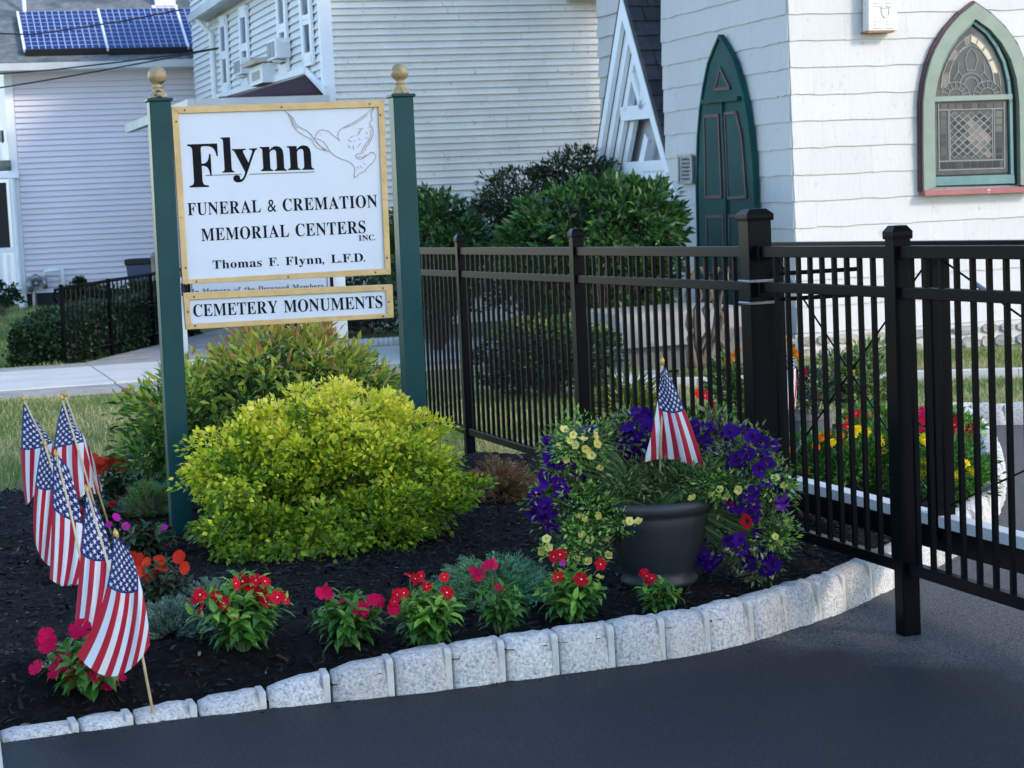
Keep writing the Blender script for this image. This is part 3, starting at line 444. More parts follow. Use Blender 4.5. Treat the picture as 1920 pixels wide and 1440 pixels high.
D = rng.normal(size=(n, 3)); D[:, 2] *= .28; NN = rng.normal(size=(n, 3))*.4+np.array((0, 0, 1))
cloud('mulch_chips', P, D, NN, .012+.035*rng.random(n)**2, (np.array([(0, -.16, 0), (0, .16, 0), (1, .1, .02), (1, -.13, 0), (.5, .05, .16)], float), [(0, 4, 1), (1, 4, 2), (2, 4, 3), (3, 4, 0)]), [M['chipA'], M['chipB'], M['chipC']], rng.choice(3, n, p=[.72, .265, .015]), kind='stuff')

# granite kerb : every block a piece
kb = bpy.data.objects.new('stone_kerb', None); COL.objects.link(kb); props(kb, kind='structure')
def kerbstone(a, b, h, wd=.12, h2=None):
    """a,b ground points of the face; body goes to the left of a->b"""
    d = (b-a); L = d.length; d.normalize(); nin = Vector((-d.y, d.x, 0))
    bm = bmesh.new(); nx, ny, nz = 5, 3, 3; sd = random.uniform(0, 90)
    vv = {}
    h2 = h if h2 is None else h2; jj = random.uniform(.97, 1.03); h *= jj; h2 *= jj; batter = random.uniform(.004, .02)
    def P(i, j, k):
        if (i, j, k) in vv: return vv[i, j, k]
        x, y, z = i/nx, j/ny, k/nz; e = .12
        cx = lambda t, r: t
        q = Vector((x*L, y*wd, -.03+z*(h+(h2-h)*x+.03)))
        # round the corners and swell the faces
        rx = (abs(2*x-1))**6; ry = (abs(2*y-1))**6; rz = (max(0, 2*z-1))**5
        q.y += .012*rz*(1-y*2)*1.0+.004*rx*(1-2*y); q.z -= .005*rx*z+.010*ry*z; q.x += .003*rz*(1-2*x)+.003*ry*(1-2*x)
        q.y += batter*z*(1-y)-.008*(1-abs(2*x-1))*(1-y)
        nv = mn.noise_vector(Vector((q.x*16+sd, q.y*16, q.z*16))); nw = mn.noise_vector(Vector((q.x*45+sd, q.y*45, q.z*45)))
        nf = min(1, .2+4.5*min(x, 1-x)); q += (nv*.009+nw*.006)*nf
        wq = a+d*q.x+nin*q.y+Z*q.z; vv[i, j, k] = bm.verts.new(wq); return vv[i, j, k]
    for k in range(nz):
        for i in range(nx):
            bm.faces.new((P(i, 0, k), P(i+1, 0, k), P(i+1, 0, k+1), P(i, 0, k+1)))
            bm.faces.new((P(i+1, ny, k), P(i, ny, k), P(i, ny, k+1), P(i+1, ny, k+1)))
        for j in range(ny):
            bm.faces.new((P(0, j+1, k), P(0, j, k), P(0, j, k+1), P(0, j+1, k+1)))
            bm.faces.new((P(nx, j, k), P(nx, j+1, k), P(nx, j+1, k+1), P(nx, j, k+1)))
    for i in range(nx):
        for j in range(ny): bm.faces.new((P(i, j, nz), P(i+1, j, nz), P(i+1, j+1, nz), P(i, j+1, nz)))
    me = bpy.data.meshes.new('stone'); bm.to_mesh(me); bm.free(); me.materials.append(M['granite'])
    me.polygons.foreach_set('use_smooth', [True]*len(me.polygons))
    o = bpy.data.objects.new('stone', me); COL.objects.link(o); o.parent = kb
    c = b; h = h2; mb = MB(); g = .0115
    prof = [(.0055, -.03), (.008, h*.86), (.02, h*.955), (wd*.8, h*.97), (wd*.8, -.03)]
    mb.prism([c-d*g+nin*y+Z*z for y, z in prof], d*2*g); mb.build('mortar_joint', M['mortar'], kb, bevel=.004)
def arc(P):
    s = [0]
    for i in range(1, len(P)): s.append(s[-1]+(P[i]-P[i-1]).length)
    return s
ks = arc(kerb)
def at(s):
    s = min(max(s, 0), ks[-1]-1e-4)
    for i in range(len(ks)-1):
        if ks[i+1] >= s: return kerb[i].lerp(kerb[i+1], (s-ks[i])/(ks[i+1]-ks[i]))
def nears(p): return ks[int(np.argmin(((kxy-np.array((p.x, p.y)))**2).sum(1)))]
joints = [nears(gp(*p)) for p in [(0, 1392), (148, 1371), (250, 1358), (370, 1340), (500, 1329), (620, 1313), (735, 1305), (845, 1293), (945, 1277), (1050, 1263), (1155, 1250), (1250, 1236), (1335, 1221), (1417, 1201), (1480, 1181), (1545, 1160), (1592, 1142), (1643, 1118)]]
joints = [joints[0]-.2] + joints
while joints[-1] < ks[-1]-.24: joints.append(joints[-1]+random.uniform(.19, .25))
for s0, s1 in zip(joints, joints[1:]):
    a, b = at(s0), at(s1)
    kerbstone(a+(b-a).normalized()*.009, b-(b-a).normalized()*.009, kh(a.x)+.012, h2=kh(b.x)+.012)
kb2a, kb2b = gp(1765, 797), gp(2080, 795); nk = 5
for i in range(nk): kerbstone(kb2a.lerp(kb2b, i/nk), kb2a.lerp(kb2b, (i+.97)/nk), .13)
# grass blades
def grass(name, poly, n, hgt, lean=.35, dry=0.0):
    bb = np.array([[p.x, p.y] for p in poly]); lo, hi = bb.min(0), bb.max(0); P = []
    while len(P) < n:
        q = rng.uniform(lo, hi, (4000, 2))
        for x, y in q:
            if inside(x, y, poly):
                P.append((x, y, -.02))
                if len(P) >= n: break
    P = np.array(P); D = rng.normal(size=(n, 3))*lean+np.array((0, 0, 1)); NN = rng.normal(size=(n, 3))
    big = np.array([mn.noise(Vector((p[0]*1.1, p[1]*.7, 5))) for p in P])+rng.normal(size=n)*.28+dry
    mi = np.where(big < -.12, 0, np.where(big < .22, 1, 2))
    cloud(name, P, D, NN, hgt*(.6+.8*rng.random(n)), (np.array([(0, -.06, 0), (0, .06, 0), (.6, .05, .08), (.6, -.03, .08), (1, 0, .25)], float), [(0, 1, 2, 3), (3, 2, 4)]), [M['grassA'], M['grassB'], M['grassC']], mi, kind='stuff')
q_ = []
while len(q_) < 420:
    s_ = random.uniform(.1, ks[-1]*.62); p_ = at(s_); p2_ = at(s_+.02); d_ = (p2_-p_).normalized(); o_ = p_+Vector((d_.y, -d_.x, 0))*abs(random.gauss(0, .035)); q_.append((o_.x, o_.y, .0))
cloud('kerb_litter', q_, rng.normal(size=(420, 3))*(1, 1, .1), rng.normal(size=(420, 3))*.2+np.array((0, 0, 1)), .004+.014*rng.random(420)**2, (np.array([(0, -.2, 0), (0, .2, 0), (1, .1, .02), (1, -.13, 0), (.5, .05, .16)], float), [(0, 4, 1), (1, 4, 2), (2, 4, 3), (3, 4, 0)]), [M['chipB'], M['chipC'], M['chipA']], rng.integers(0, 3, 420), kind='stuff')
grass('grass_verge', [gp(-520, 790), gp(-60, 748), gp(420, 735), gp(760, 725), gp(960, 735), gp(960, 890), gp(600, 905), gp(240, 945), gp(-60, 955), gp(-170, 960), gp(-300, 1400), gp(-620, 1330)], 62000, .045, dry=.08)
grass('grass_yard', [gp(-60, 690), gp(125, 690), gp(150, 640), gp(240, 600), gp(240, 566), gp(-60, 566)], 22000, .07, dry=-.15)
grass('grass_churchyard', [gp(830, 738), gp(1180, 745), gp(1260, 722), gp(1960, 703), gp(1960, 765), gp(1750, 775), gp(1480, 812), gp(1100, 850), gp(900, 850)], 26000, .04, dry=.35)
grass('grass_by_church', [gp(1260, 715), gp(1300, 668), gp(1960, 650), gp(1960, 697)], 15000, .05)

# ---------------------------------------------------------------- church
C0 = dp(1491, 440, 18.0); C0.z = 0
GW = lambda px, py, o=0: pl(px, py, C0+NF*o, NF)
SW = lambda px, py, o=0: pl(px, py, C0+NS*o, NS)
church = thing('church', 'white shingled church tower with green arched door and stained glass window', 'church', tuple(C0))
def wavy(m, n=5, amp=.05, seed=0):
    r = random.Random(seed); mb = MB(); xs = [i/n for i in range(n+1)]
    b = [r.uniform(-amp, amp) for _ in xs]
    vs = []
    for x, q in zip(xs, b): vs += [(x, 0, 1), (x, 1, q), (x, 0, q)]
    fs = []
    for i in range(n): a = 3*i; c = a+3; fs += [(a, a+1, c+1, c), (a+1, a+2, c+2, c+1)]
    fs += [(0, 2, 1), (3*n, 3*n+1, 3*n+2)]
    mb.add(vs, fs); return unitmesh(mb, m)
shk = [wavy(M['shake'], 6, .022, s) for s in range(5)]
zb = C0.z+.21; ex = .2345
# u=along wall, outwards = normal; unit mesh y -> outwards, z -> up
def courses(meshes, parent, name, origin, ud, nd, length, z0, z1, ex, pw, th, jit=0, ov=.02, clip=None):
    k = 0; z = z0
    while z < z1:
        x = -random.random()*pw if pw < length else 0
        while x < length:
            a, b = max(x, 0), min(x+pw, length)
            if b-a > .03 and (clip is None or clip((a+b)/2, z+ex/2, (b-a)/2)):
                jz = random.uniform(-jit, jit)
                o = origin+ud*(a+.0005); o = Vector((o.x, o.y, z+jz))
                piece(name, random.choice(meshes), parent, o, ud*(b-a-.001), nd*th, Z*(ex+ov))
            x += pw
        z += ex; k += 1
courses(shk, church, 'shingle', C0+NF*.002, U, NF, 4.4, zb, 4.25, ex, .61, .013, .003)
courses(shk, church, 'shingle', C0+V*3.02+NS*.002, -V, NS, 3.02, zb, 4.25, ex, .61, .013, .003)
mb = MB(); mb.box(C0-Z*.05, U*5, V*3, Z*8); mb.build('wall', M['shake'], church)
# back nave wall
nv = C0+V*2.9+U*.5; courses(shk, church, 'shingle', nv+V*3.4, -V, NS, 3.4, .3, 4.6, ex, .61, .03, .006)
MB().box(nv+U*.02, U*2, V*3.4, Z*6.5).build('nave_wall', M['shake'], church)
# foundation stones
random.seed(3)
for (o, ud, nd, Ln) in ((C0, U, NF, 4.4), (C0+V*3.02, -V, NS, 3.02)):
    MB().box(o-Z*.1+nd*.0, ud*Ln, nd*.03, Z*.3).build('foundation', M['mortar'], church)
    for row, (za, zh) in enumerate(((-.04, .13), (.095, .10))):
        x = 0
        while x < Ln-.1:
            wdt = random.uniform(.12, .34); wdt = min(wdt, Ln-x)
            mbb = MB(); hh = zh*random.uniform(.85, .98); cx = ud*(x+wdt/2)+Z*(za+hh/2)
            ring = [(math.cos(t)*.5*wdt*.94*random.uniform(.86, 1.08), math.sin(t)*.5*hh*random.uniform(.86, 1.08)) for t in [PI/8+i*PI/4 for i in range(8)]]
            rr = [(max(-.48*wdt, min(.48*wdt, a*1.22)), max(-.48*hh, min(.48*hh, b*1.22))) for a, b in ring]
            base = [o+cx+ud*a+Z*b+nd*.02 for a, b in rr]; top = [o+cx+ud*a*.86+Z*b*.82+nd*random.uniform(.045, .065) for a, b in rr]
            mbb.add(base+top, [tuple(range(8, 16))]+[(i, (i+1) % 8, (i+1) % 8+8, i+8) for i in range(8)])
            mbb.build('foundation_stone', M[random.choice(['stoneA', 'stoneA', 'stoneB'])], church)
            x += wdt
def zz(s, ox, oy, pts): return [(ox+a/s, oy+b/s) for a, b in pts]
def slab(pf, pts, o0, o1, nd):
    """px polygon on a wall -> prism from offset o0 to o1"""
    mb = MB(); mb.prism([pf(*p)+nd*o0 for p in pts], nd*(o1-o0)); return mb
def strip(mb, pf, pts, wpx, o0, th, nd, closed=False):
    """bar following px polyline on the wall"""
    Q = [pf(*p) for p in pts]
    if closed: Q.append(Q[0])
    for a, b in zip(Q, Q[1:]):
        d = (b-a); L = d.length
        if L < 1e-5: continue
        d.normalize(); s = d.cross(nd).normalized()
        mb.box(a-s*wpx/2-d*wpx*.3+nd*o0, s*wpx, d*(L+wpx*.6), nd*th)
# window
wout = zz(3.6, 1680, 0, [(155, 1290), (150, 1000), (150, 700), (165, 560), (195, 430), (240, 320), (310, 205), (400, 105), (500, 28), (600, 95), (700, 190), (780, 300), (830, 420), (860, 560), (870, 700), (875, 1000), (878, 1262)])
win = zz(3.6, 1680, 0, [(232, 1262), (228, 1000), (225, 680), (245, 560), (275, 440), (320, 340), (390, 240), (500, 135), (600, 205), (680, 300), (740, 410), (778, 540), (795, 700), (800, 1000), (803, 1248)])
wo = thing('stained_glass_window', 'pointed arch stained glass window in a sage green frame on the sunlit church wall', 'window', tuple(GW(1810, 360)))
slab(GW, win, .0, .034, NF).build('window_back', M['dark'], wo)
def ringmesh(pf, outer, inner, o0, o1, nd):
    # bridge two open polylines resampled to the same count
    def res(P, k=44):
        Q = [pf(*p) for p in P]; s = arc(Q); out = []
        for i in range(k):
            t = s[-1]*i/(k-1)
            for j in range(len(s)-1):
                if s[j+1] >= t-1e-9: out.append(Q[j].lerp(Q[j+1], 0 if s[j+1] == s[j] else (t-s[j])/(s[j+1]-s[j]))); break
        return out
    ia, ib = int(np.argmin([p[1] for p in outer])), int(np.argmin([p[1] for p in inner]))
    A = res(outer[:ia+1], 20)+res(outer[ia:], 20)[1:]; B = res(inner[:ib+1], 20)+res(inner[ib:], 20)[1:]
    mb = MB(); n = len(A); vs = [p+nd*o0 for p in A]+[p+nd*o1 for p in A]+[p+nd*o1 for p in B]+[p+nd*o0 for p in B]
    fs = []
    for i in range(n-1):
        fs += [(i, i+1, n+i+1, n+i), (n+i, n+i+1, 2*n+i+1, 2*n+i), (2*n+i, 2*n+i+1, 3*n+i+1, 3*n+i)]
    fs += [(0, n, 2*n, 3*n), (n-1, 4*n-1, 3*n-1, 2*n-1)]
    return mb.add(vs, fs)
ringmesh(GW, wout, win, .025, .10, NF).build('frame', M['sage'], wo)
edge = zz(3.6, 1680, 0, [(147, 1290), (142, 700), (158, 560), (188, 428), (233, 316), (304, 200), (395, 98), (500, 18), (607, 90), (708, 186), (789, 297), (839, 417), (869, 558), (880, 700), (886, 1262)])
mb = MB(); strip(mb, GW, edge, .022, .02, .045, NF); mb.build('frame_edge', M['maroon'], wo)
slab(GW, zz(3.6, 1680, 0, [(150, 1288), (885, 1258), (888, 1296), (152, 1322)]), .02, .125, NF).build('sill', M['sill'], wo)
sash = zz(3.6, 1680, 0, [(232, 1262), (228, 680), (250, 545), (285, 440), (330, 345), (395, 250), (495, 150), (590, 225), (655, 315), (705, 420), (735, 545), (750, 690), (760, 1180), (765, 1235)])
gin = zz(3.6, 1680, 0, [(250, 1185), (245, 680), (265, 560), (298, 450), (340, 360), (405, 268), (493, 175), (575, 240), (640, 330), (690, 430), (718, 550), (735, 690), (742, 1165)])
strip(mb := MB(), GW, sash, .028, .036, .03, NF); mb.build('sash', M['teal'], wo)
strip(mb := MB(), GW, zz(3.6, 1680, 0, [(245, 672), (750, 655)]), .045, .036, .035, NF); mb.build('meeting_rail', M['sage'], wo)
slab(GW, zz(3.6, 1680, 0, [(243, 1195), (770, 1178), (775, 1238), (238, 1255)]), .036, .07, NF).build('bottom_rail', M['teal'], wo)
slab(GW, gin, .034, .038, NF).build('backing_glass', mat('smoky glass', (.035, .04, .04), (.07, .075, .072), 5, .35, spec=.3), wo)
gm = [mat('pane '+str(i), c, tuple(q*1.3 for q in c), 14, .35, .2, 40, .003, spec=.25) for i, c in enumerate([(.03, .033, .033), (.012, .018, .024), (.06, .062, .055), (.10, .10, .085), (.16, .125, .11)])]
came = MB()
def wp(a, b): return zz(3.6, 1680, 0, [(a, b)])[0]
def pane(q, m, nm='pane'):
    slab(GW, [wp(*p) for p in q], .038, .0415, NF).build(nm, m, wo)
# lower sash border squares
def bx(t): return 285+(690-285)*t
for i in range(8):
    x0, x1 = bx(i/8)+4, bx((i+1)/8)-4
    pane([(x0, 1100-i*1.5), (x1, 1099-i*1.5), (x1, 1138-i*1.5), (x0, 1140-i*1.5)], gm[random.choice([0, 1, 1])])
    pane([(x0, 702-i), (x1, 701-i), (x1, 740-i), (x0, 741-i)], gm[random.choice([0, 2, 2])])
for j in range(7):
    y0 = 752+j*49; pane([(286, y0+4), (325, y0+3), (325, y0+42), (286, y0+43)], gm[random.choice([0, 2, 1]) if j > 2 else 2])
    pane([(655, y0), (700, y0-1), (700, y0+38), (655, y0+39)], gm[random.choice([0, 1, 1]) if j > 2 else 3])
for a, b in [((270, 700), (275, 1150)), ((712, 690), (715, 1135)), ((335, 745), (342, 1085)), ((645, 735), (650, 1075)), ((272, 745), (712, 733)), ((272, 1090), (715, 1078)), ((272, 1150), (715, 1136)), ((345, 750), (350, 1080)), ((632, 740), (637, 1070))]:
    strip(came, GW, [wp(*a), wp(*b)], .007, .038, .008, NF)
# diamonds
cx0, cx1, cy0, cy1 = 350, 634, 755, 1068; nx = 5; ny = 6; dx = (cx1-cx0)/nx; dy = (cy1-cy0)/ny
for i in range(-1, 2*nx):
    for j in range(-1, 2*ny):
        if (i+j) % 2: continue
        x, y = cx0+(i+1)*dx/2, cy0+(j+1)*dy/2
        q = [(x-dx/2, y), (x, y-dy/2), (x+dx/2, y), (x, y+dy/2)]
        q = [(min(max(a, cx0), cx1), min(max(b, cy0), cy1)) for a, b in q]
        if x <= cx0+1 or x >= cx1-1 or y <= cy0+1 or y >= cy1-1: continue
        q = [(x+(a-x)*.84, y+(b-y)*.84) for a, b in q]
        m = gm[random.choice([0, 1, 2])]
        if (x-cx0)/(cx1-cx0) > .35 and abs((y-cy0)/(cy1-cy0)-((x-cx0)/(cx1-cx0))*.9) < .28: m = gm[random.choice([3, 4, 2])]
        pane(q, m)
        for k in range(4): strip(came, GW, [wp(x+(q[k][0]-x)*1.12, y+(q[k][1]-y)*1.12), wp(x+(q[(k+1) % 4][0]-x)*1.12, y+(q[(k+1) % 4][1]-y)*1.12)], .004, .038, .007, NF)
# upper tracery
def arcp(cx, cy, rx, ry, a0, a1, n=12): return [wp(cx+rx*math.cos(R(a0+(a1-a0)*i/n)), cy-ry*math.sin(R(a0+(a1-a0)*i/n))) for i in range(n+1)]
for r in (48, 95): strip(came, GW, arcp(385, 650, r, r, 0, 180), .005, .038, .008, NF); strip(came, GW, arcp(600, 643, r, r, 0, 180), .005, .038, .008, NF)
for r in (45, 75): strip(came, GW, arcp(490, 570, r, r, 0, 180), .006, .038, .008, NF)
for k in range(7):
    for cxx, cyy, r1, r2 in ((385, 650, 48, 95), (600, 643, 48, 95)):
        a = R(15+25*k); strip(came, GW, [wp(cxx+r1*math.cos(a), cyy-r1*math.sin(a)), wp(cxx+r2*math.cos(a), cyy-r2*math.sin(a))], .004, .038, .008, NF)
strip(came, GW, [wp(*p) for p in [(340, 560), (350, 470), (385, 385), (440, 330), (490, 305), (545, 330), (590, 385), (630, 470), (645, 560)]], .006, .038, .008, NF)
strip(came, GW, [wp(*p) for p in [(465, 480), (450, 410), (465, 360), (490, 325), (520, 360), (532, 410), (515, 475)]], .005, .038, .008, NF)
for a, b in (((400, 500), (405, 430)), ((580, 500), (575, 430)), ((430, 520), (405, 480)), ((555, 515), (580, 480)), ((370, 540), (400, 490)), ((610, 535), (580, 490)), ((465, 480), (515, 475))): strip(came, GW, [wp(*a), wp(*b)], .005, .038, .008, NF)
OA = [(285, 600), (300, 500), (335, 410), (385, 325), (440, 268), (490, 235), (540, 262), (590, 315), (640, 400), (680, 500), (692, 590)]
IA = [(330, 580), (345, 490), (372, 415), (415, 350), (455, 310), (490, 285), (525, 305), (565, 345), (605, 415), (640, 500), (652, 580)]
for k in range(10):
    q = [OA[k], OA[k+1], IA[k+1], IA[k]]; cxx = sum(a for a, b in q)/4; cyy = sum(b for a, b in q)/4
    pane([(cxx+(a-cxx)*.85, cyy+(b-cyy)*.85) for a, b in q], gm[4] if k < 5 and k % 2 == 0 else (mat('cream pane', (.42, .36, .24), (.5, .43, .3), 9, .3) if k >= 5 and k < 9 else gm[2]))
    strip(came, GW, [wp(*OA[k]), wp(*IA[k])], .004, .038, .008, NF)
strip(came, GW, [wp(*p) for p in OA], .006, .038, .008, NF); strip(came, GW, [wp(*p) for p in IA], .006, .038, .008, NF)
came.build('lead_came', M['came'], wo)
# bell box lamp above the corner
lm = thing('alarm_box', 'rusty white louvred bell box high on the church wall above the window side', 'alarm box', tuple(GW(1640, 60)))
slab(GW, [(1614, -25), (1668, -25), (1668, 60), (1614, 61)], .03, .15, NF).build('case', mat('chalky enamel', (.66, .64, .60), (.72, .70, .67), 8, .5, c3=(.42, .18, .07), s3=9, f3=(.66, .8)), lm, bevel=.01)
for yy in (8, 14, 42, 48, 54):
    strip(mb := MB(), GW, [(1626, yy), (1640, yy)], .012, .15, .012, NF); strip(mb, GW, [(1648, yy), (1660, yy)], .012, .15, .012, NF); mb.build('louvre', M['whitetrim'], lm)
mb = MB(); strip(mb, GW, [(1637, 18), (1652, 18), (1651, 30), (1644, 37), (1638, 30), (1637, 18)], .006, .15, .006, NF); mb.build('shield_emblem', M['steel'], lm)
mb = MB(); mb.box(GW(1612, 64)+NF*.02, U*.27, NF*.12, Z*.012); mb.build('bottom_rim', mat('rust', (.25, .08, .03), (.4, .2, .1), 30, .8), lm)
# side door
dl = zz(2.341, 1100, 0, [(520, 1060), (514, 800), (520, 600), (530, 480), (545, 380), (565, 280), (590, 215), (615, 158)])
dr = zz(2.341, 1100, 0, [(650, 215), (680, 275), (702, 345), (726, 440), (746, 560), (760, 700), (768, 850), (773, 1060)])
door = thing('church_door', 'dark green pointed double door with maroon mouldings in the shaded church wall', 'door', tuple(SW(1375, 440)))
dpoly = [(1318, 640)]+dl+dr+[(1434, 640)]
slab(SW, dpoly, .035, .07, NS).build('door_leaf', M['doorgreen'], door)
inner = [(1328, 640)]+[(a+(1374-a)*.11, b+(400-b)*.03) for a, b in dl]+[(a+(1374-a)*.11, b+(400-b)*.03) for a, b in dr]+[(1426, 640)]
mb = MB(); strip(mb, SW, [(1318, 640)]+dl+dr+[(1434, 640)], .028, .03, .055, NS); mb.build('frame', M['doorgreen'], door)
for nm, poly in (('panel', [(550, 510), (612, 505), (626, 862), (555, 864)]), ('panel', [(640, 498), (690, 492), (715, 600), (735, 862), (655, 868)]), ('panel', [(620, 300), (596, 392), (662, 386)]), ('panel', [(560, 950), (632, 948), (636, 1180), (565, 1200)]), ('panel', [(660, 946), (745, 945), (750, 1180), (662, 1190)])):
    q = zz(2.341, 1100, 0, poly); slab(SW, q, .07, .078, NS).build(nm, M['doorgreen'], door)
    mb = MB(); strip(mb, SW, q, .028, .07, .016, NS, True); mb.build('moulding', M['maroon'], door)
mb = MB(); strip(mb, SW, zz(2.341, 1100, 0, [(628, 455), (645, 800), (650, 1250)]), .05, .07, .025, NS); mb.build('centre_stile', M['doorgreen'], door)
mb = MB(); strip(mb, SW, zz(2.341, 1100, 0, [(550, 446), (705, 430)]), .04, .07, .04, NS); mb.build('transom', M['doorgreen'], door)
pq = thing('wall_plaque', 'grey bronze plaque on the shaded church wall left of the green door', 'plaque', tuple(SW(1293, 340)))
slab(SW, zz(2.341, 1100, 0, [(424, 684), (482, 681), (486, 798), (428, 801)]), .03, .05, NS).build('plate', mat('plaque bronze', (.16, .17, .18), (.24, .25, .27), 20, .5, .4, 60, .004), pq)
mb = MB(); strip(mb, SW, zz(2.341, 1100, 0, [(424, 684), (482, 681), (486, 798), (428, 801)]), .03, .05, .012, NS, True); mb.build('rim', M['steel'], pq)
for k in range(6): 
    yy = 700+k*17; mb = MB(); strip(mb, SW, zz(2.341, 1100, 0, [(440, yy), (470, yy-1)]), .012, .05, .004, NS); mb.build('inscription', M['dark'], pq)
# porch gable, left of the tower
PO = C0+NS*.0
PW = lambda px, py, o=0: pl(px, py, PO+NS*o, NS)
porch = thing('church_porch', 'steep white timber gable porch with black shingle roof behind the bushes', 'porch', tuple(PW(1180, 500)))
ap = PW(1166, -10); lf = PW(1098, 430); rf = PW(1285, 430)
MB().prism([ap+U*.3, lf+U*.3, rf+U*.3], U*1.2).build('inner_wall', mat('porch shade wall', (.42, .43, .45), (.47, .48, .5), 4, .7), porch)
for k, (w0, o0, mm) in enumerate(((.10, -.04, 'whitetrim'), (.22, -.10, 'whitetrim'), (.34, -.16, 'whitetrim'), (.46, -.22, 'whitetrim'))):
    for foot in (lf, rf):
        cdir = (rf-lf).normalized() if foot is lf else (lf-rf).normalized()
        mb = MB(); a = ap-Z*(w0-.1)*2.1+NS*o0; b = foot+cdir*(w0-.1)+NS*o0
        mb.prism([a, b, b+cdir*.11, a-Z*.26], NS*.05); mb.build('bargeboard', M[mm], porch)
# collar beam, king post and braces
def pbar(a, b, wd, o0=-.14, th=.08, nm='brace'): mb = MB(); strip(mb, PW, [a, b], wd, o0, th, NS); mb.build(nm, M['whitetrim'], porch)
pbar((1156, 214), (1223, 207), .15, nm='collar_beam'); pbar((1162, 205), (1181, 84), .09, nm='queen_post'); pbar((1191, 200), (1197, 134), .09, nm='king_post'); pbar((1190, 198), (1172, 134), .09); pbar((1193, 198), (1208, 160), .09)
slab(PW, [(1150, 212), (1170, 20), (1222, 200), (1225, 208)], -.4, -.34, NS).build('gable_panel', M['whitetrim'], porch)
pbar((1172, 330), (1186, 262), .12, -.2, .05, 'post'); pbar((1160, 316), (1258, 310), .13, -.16, .08, 'handrail'); pbar((1180, 330), (1258, 326), .09, -.16, .08, 'handrail')
# roof slopes with shingles
thk = .06
for foot, nm in ((rf, 'near'), (lf, 'far')):
    dwn = (foot-ap); L = dwn.length; dn = dwn.normalized(); nrv = dn.cross(U).normalized()
    if nrv.dot(-V if nm == 'near' else V) < 0: nrv = -nrv
    MB().box(ap+NS*.0, dn*L, U*3.4, nrv*thk).build('roof_slope', M['roofblack'], porch)
    if nm == 'near':
        tile = unitmesh(MB().add([(0, 0, 0), (1, 0, 0), (1, 1, 0), (0, 1, 0), (0, 0, .25), (1, 0, .25), (1, 1, 1), (0, 1, 1)], [(4, 5, 6, 7), (2, 3, 7, 6), (0, 4, 7, 3), (1, 2, 6, 5), (0, 1, 5, 4)]), M['roofblack'])
        for r_ in range(int(L/.19)):
            x = 0.0
            while x < 2.4:
                wd = random.uniform(.12, .3) if x == 0 else random.uniform(.22, .3); piece('roof_shingle', tile, porch, ap+U*x+dn*(r_*.19)+nrv*(thk+.001), U*(wd-.01), dn*.215, nrv*.024); x += wd
# church steps and base seen through the fence
st = thing('church_steps', 'pale concrete steps and landing beside the church door behind the fence', 'steps', tuple(gp(1290, 660)))
sb = dp(1330, 600, 17.6); sb.z = 0
for k, (dx_, hh, ln) in enumerate(((-1.5, .16, 1.0), (-1.2, .33, .95), (-.9, .5, .9))):
    MB().box(sb+U*dx_+NF*.2, U*(1.5+.3-.3*k), V*1.4, Z*hh).build('step', M['walk2'], st)
MB().box(sb+U*(-.92)+NF*.24+Z*.22, U*.8, NF*.04, Z*.22).build('side_panel', M['walk2'], st)
trunk = thing('climbing_vine', 'bare brown twisted vine stems climbing the church corner behind the fence', 'vine', tuple(gp(1310, 690)))
mb = MB()
for k in range(9):
    bx_ = 1290+k*9+random.uniform(-6, 6); Q = [dp(bx_+random.uniform(-10, 10)+5*math.sin(i+k), 690-i*27, 16.6+.1*random.random()) for i in range(8)]
    mb.tube(Q, [.028-.0025*i for i in range(8)], 5)
mb.build('stems', M['bark'], trunk, smooth=True)
# ---------------------------------------------------------------- white house
H0 = dp(617, 300, 25.0); H0.z = 0
HF = lambda px, py, o=0: pl(px, py, H0+NF*o, NF)
HS = lambda px, py, o=0: pl(px, py, H0+NS*o, NS)
wh = thing('white_house', 'large weathered white clapboard house with maroon porch roof in the background', 'house', tuple(H0))
MB().box(H0-Z*.1, U*10, V*10.5, Z*6).build('wall', M['clap'], wh)
def boardmesh(m): return unitmesh(MB().add([(0, 0, 1), (0, 1, 0), (0, 0, 0), (1, 0, 1), (1, 1, 0), (1, 0, 0)], [(0, 1, 4, 3), (1, 2, 5, 4), (0, 2, 1), (3, 4, 5)]), m)
bm1, bm2 = boardmesh(M['clap']), boardmesh(M['clapside'])
exb = .0842
for k in range(56):
    x = .1
    while x < 5.3:
        ln = min(random.uniform(1.3, 3.8), 5.3-x); ln = ln if 5.3-x-ln > .4 else 5.3-x
        piece('clapboard', bm1, wh, H0+U*x+Z*(.3+k*exb+random.uniform(-.002, .002))+NF*.002, U*(ln-.004), NF*random.uniform(.026, .033), Z*exb*.94); x += ln
for k in range(36): piece('clapboard', bm2, wh, H0+V*10.4+Z*(1.9+k*.0995)+NS*.002, -V*10.3, NS*.034, Z*.0995*.93)
MB().box(H0-U*.03+NF*.03, U*.15, V*.12, Z*5.4).build('corner_board', M['whitetrim'], wh)
fc = HS(405, 60); far = (fc-H0).dot(V)
MB().box(H0+V*far+NS*.03, U*.1, V*.12, Z*5).build('corner_board', M['whitetrim'], wh)
ez = HS(407, 34).z+.02
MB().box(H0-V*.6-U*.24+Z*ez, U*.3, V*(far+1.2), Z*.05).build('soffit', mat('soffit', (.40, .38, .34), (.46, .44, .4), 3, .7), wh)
MB().box(H0-V*.6-U*.33+Z*(ez-.0), U*.09, V*(far+1.3), Z*.12).build('gutter', M['gutter'], wh)
mb = MB(); g0 = H0+V*(far+.1)-U*.28+Z*(ez); mb.tube([g0, g0+U*.2-Z*.25-V*.1, g0+U*.22-Z*3], .045, 8); mb.build('downpipe', M['whitetrim'], wh)
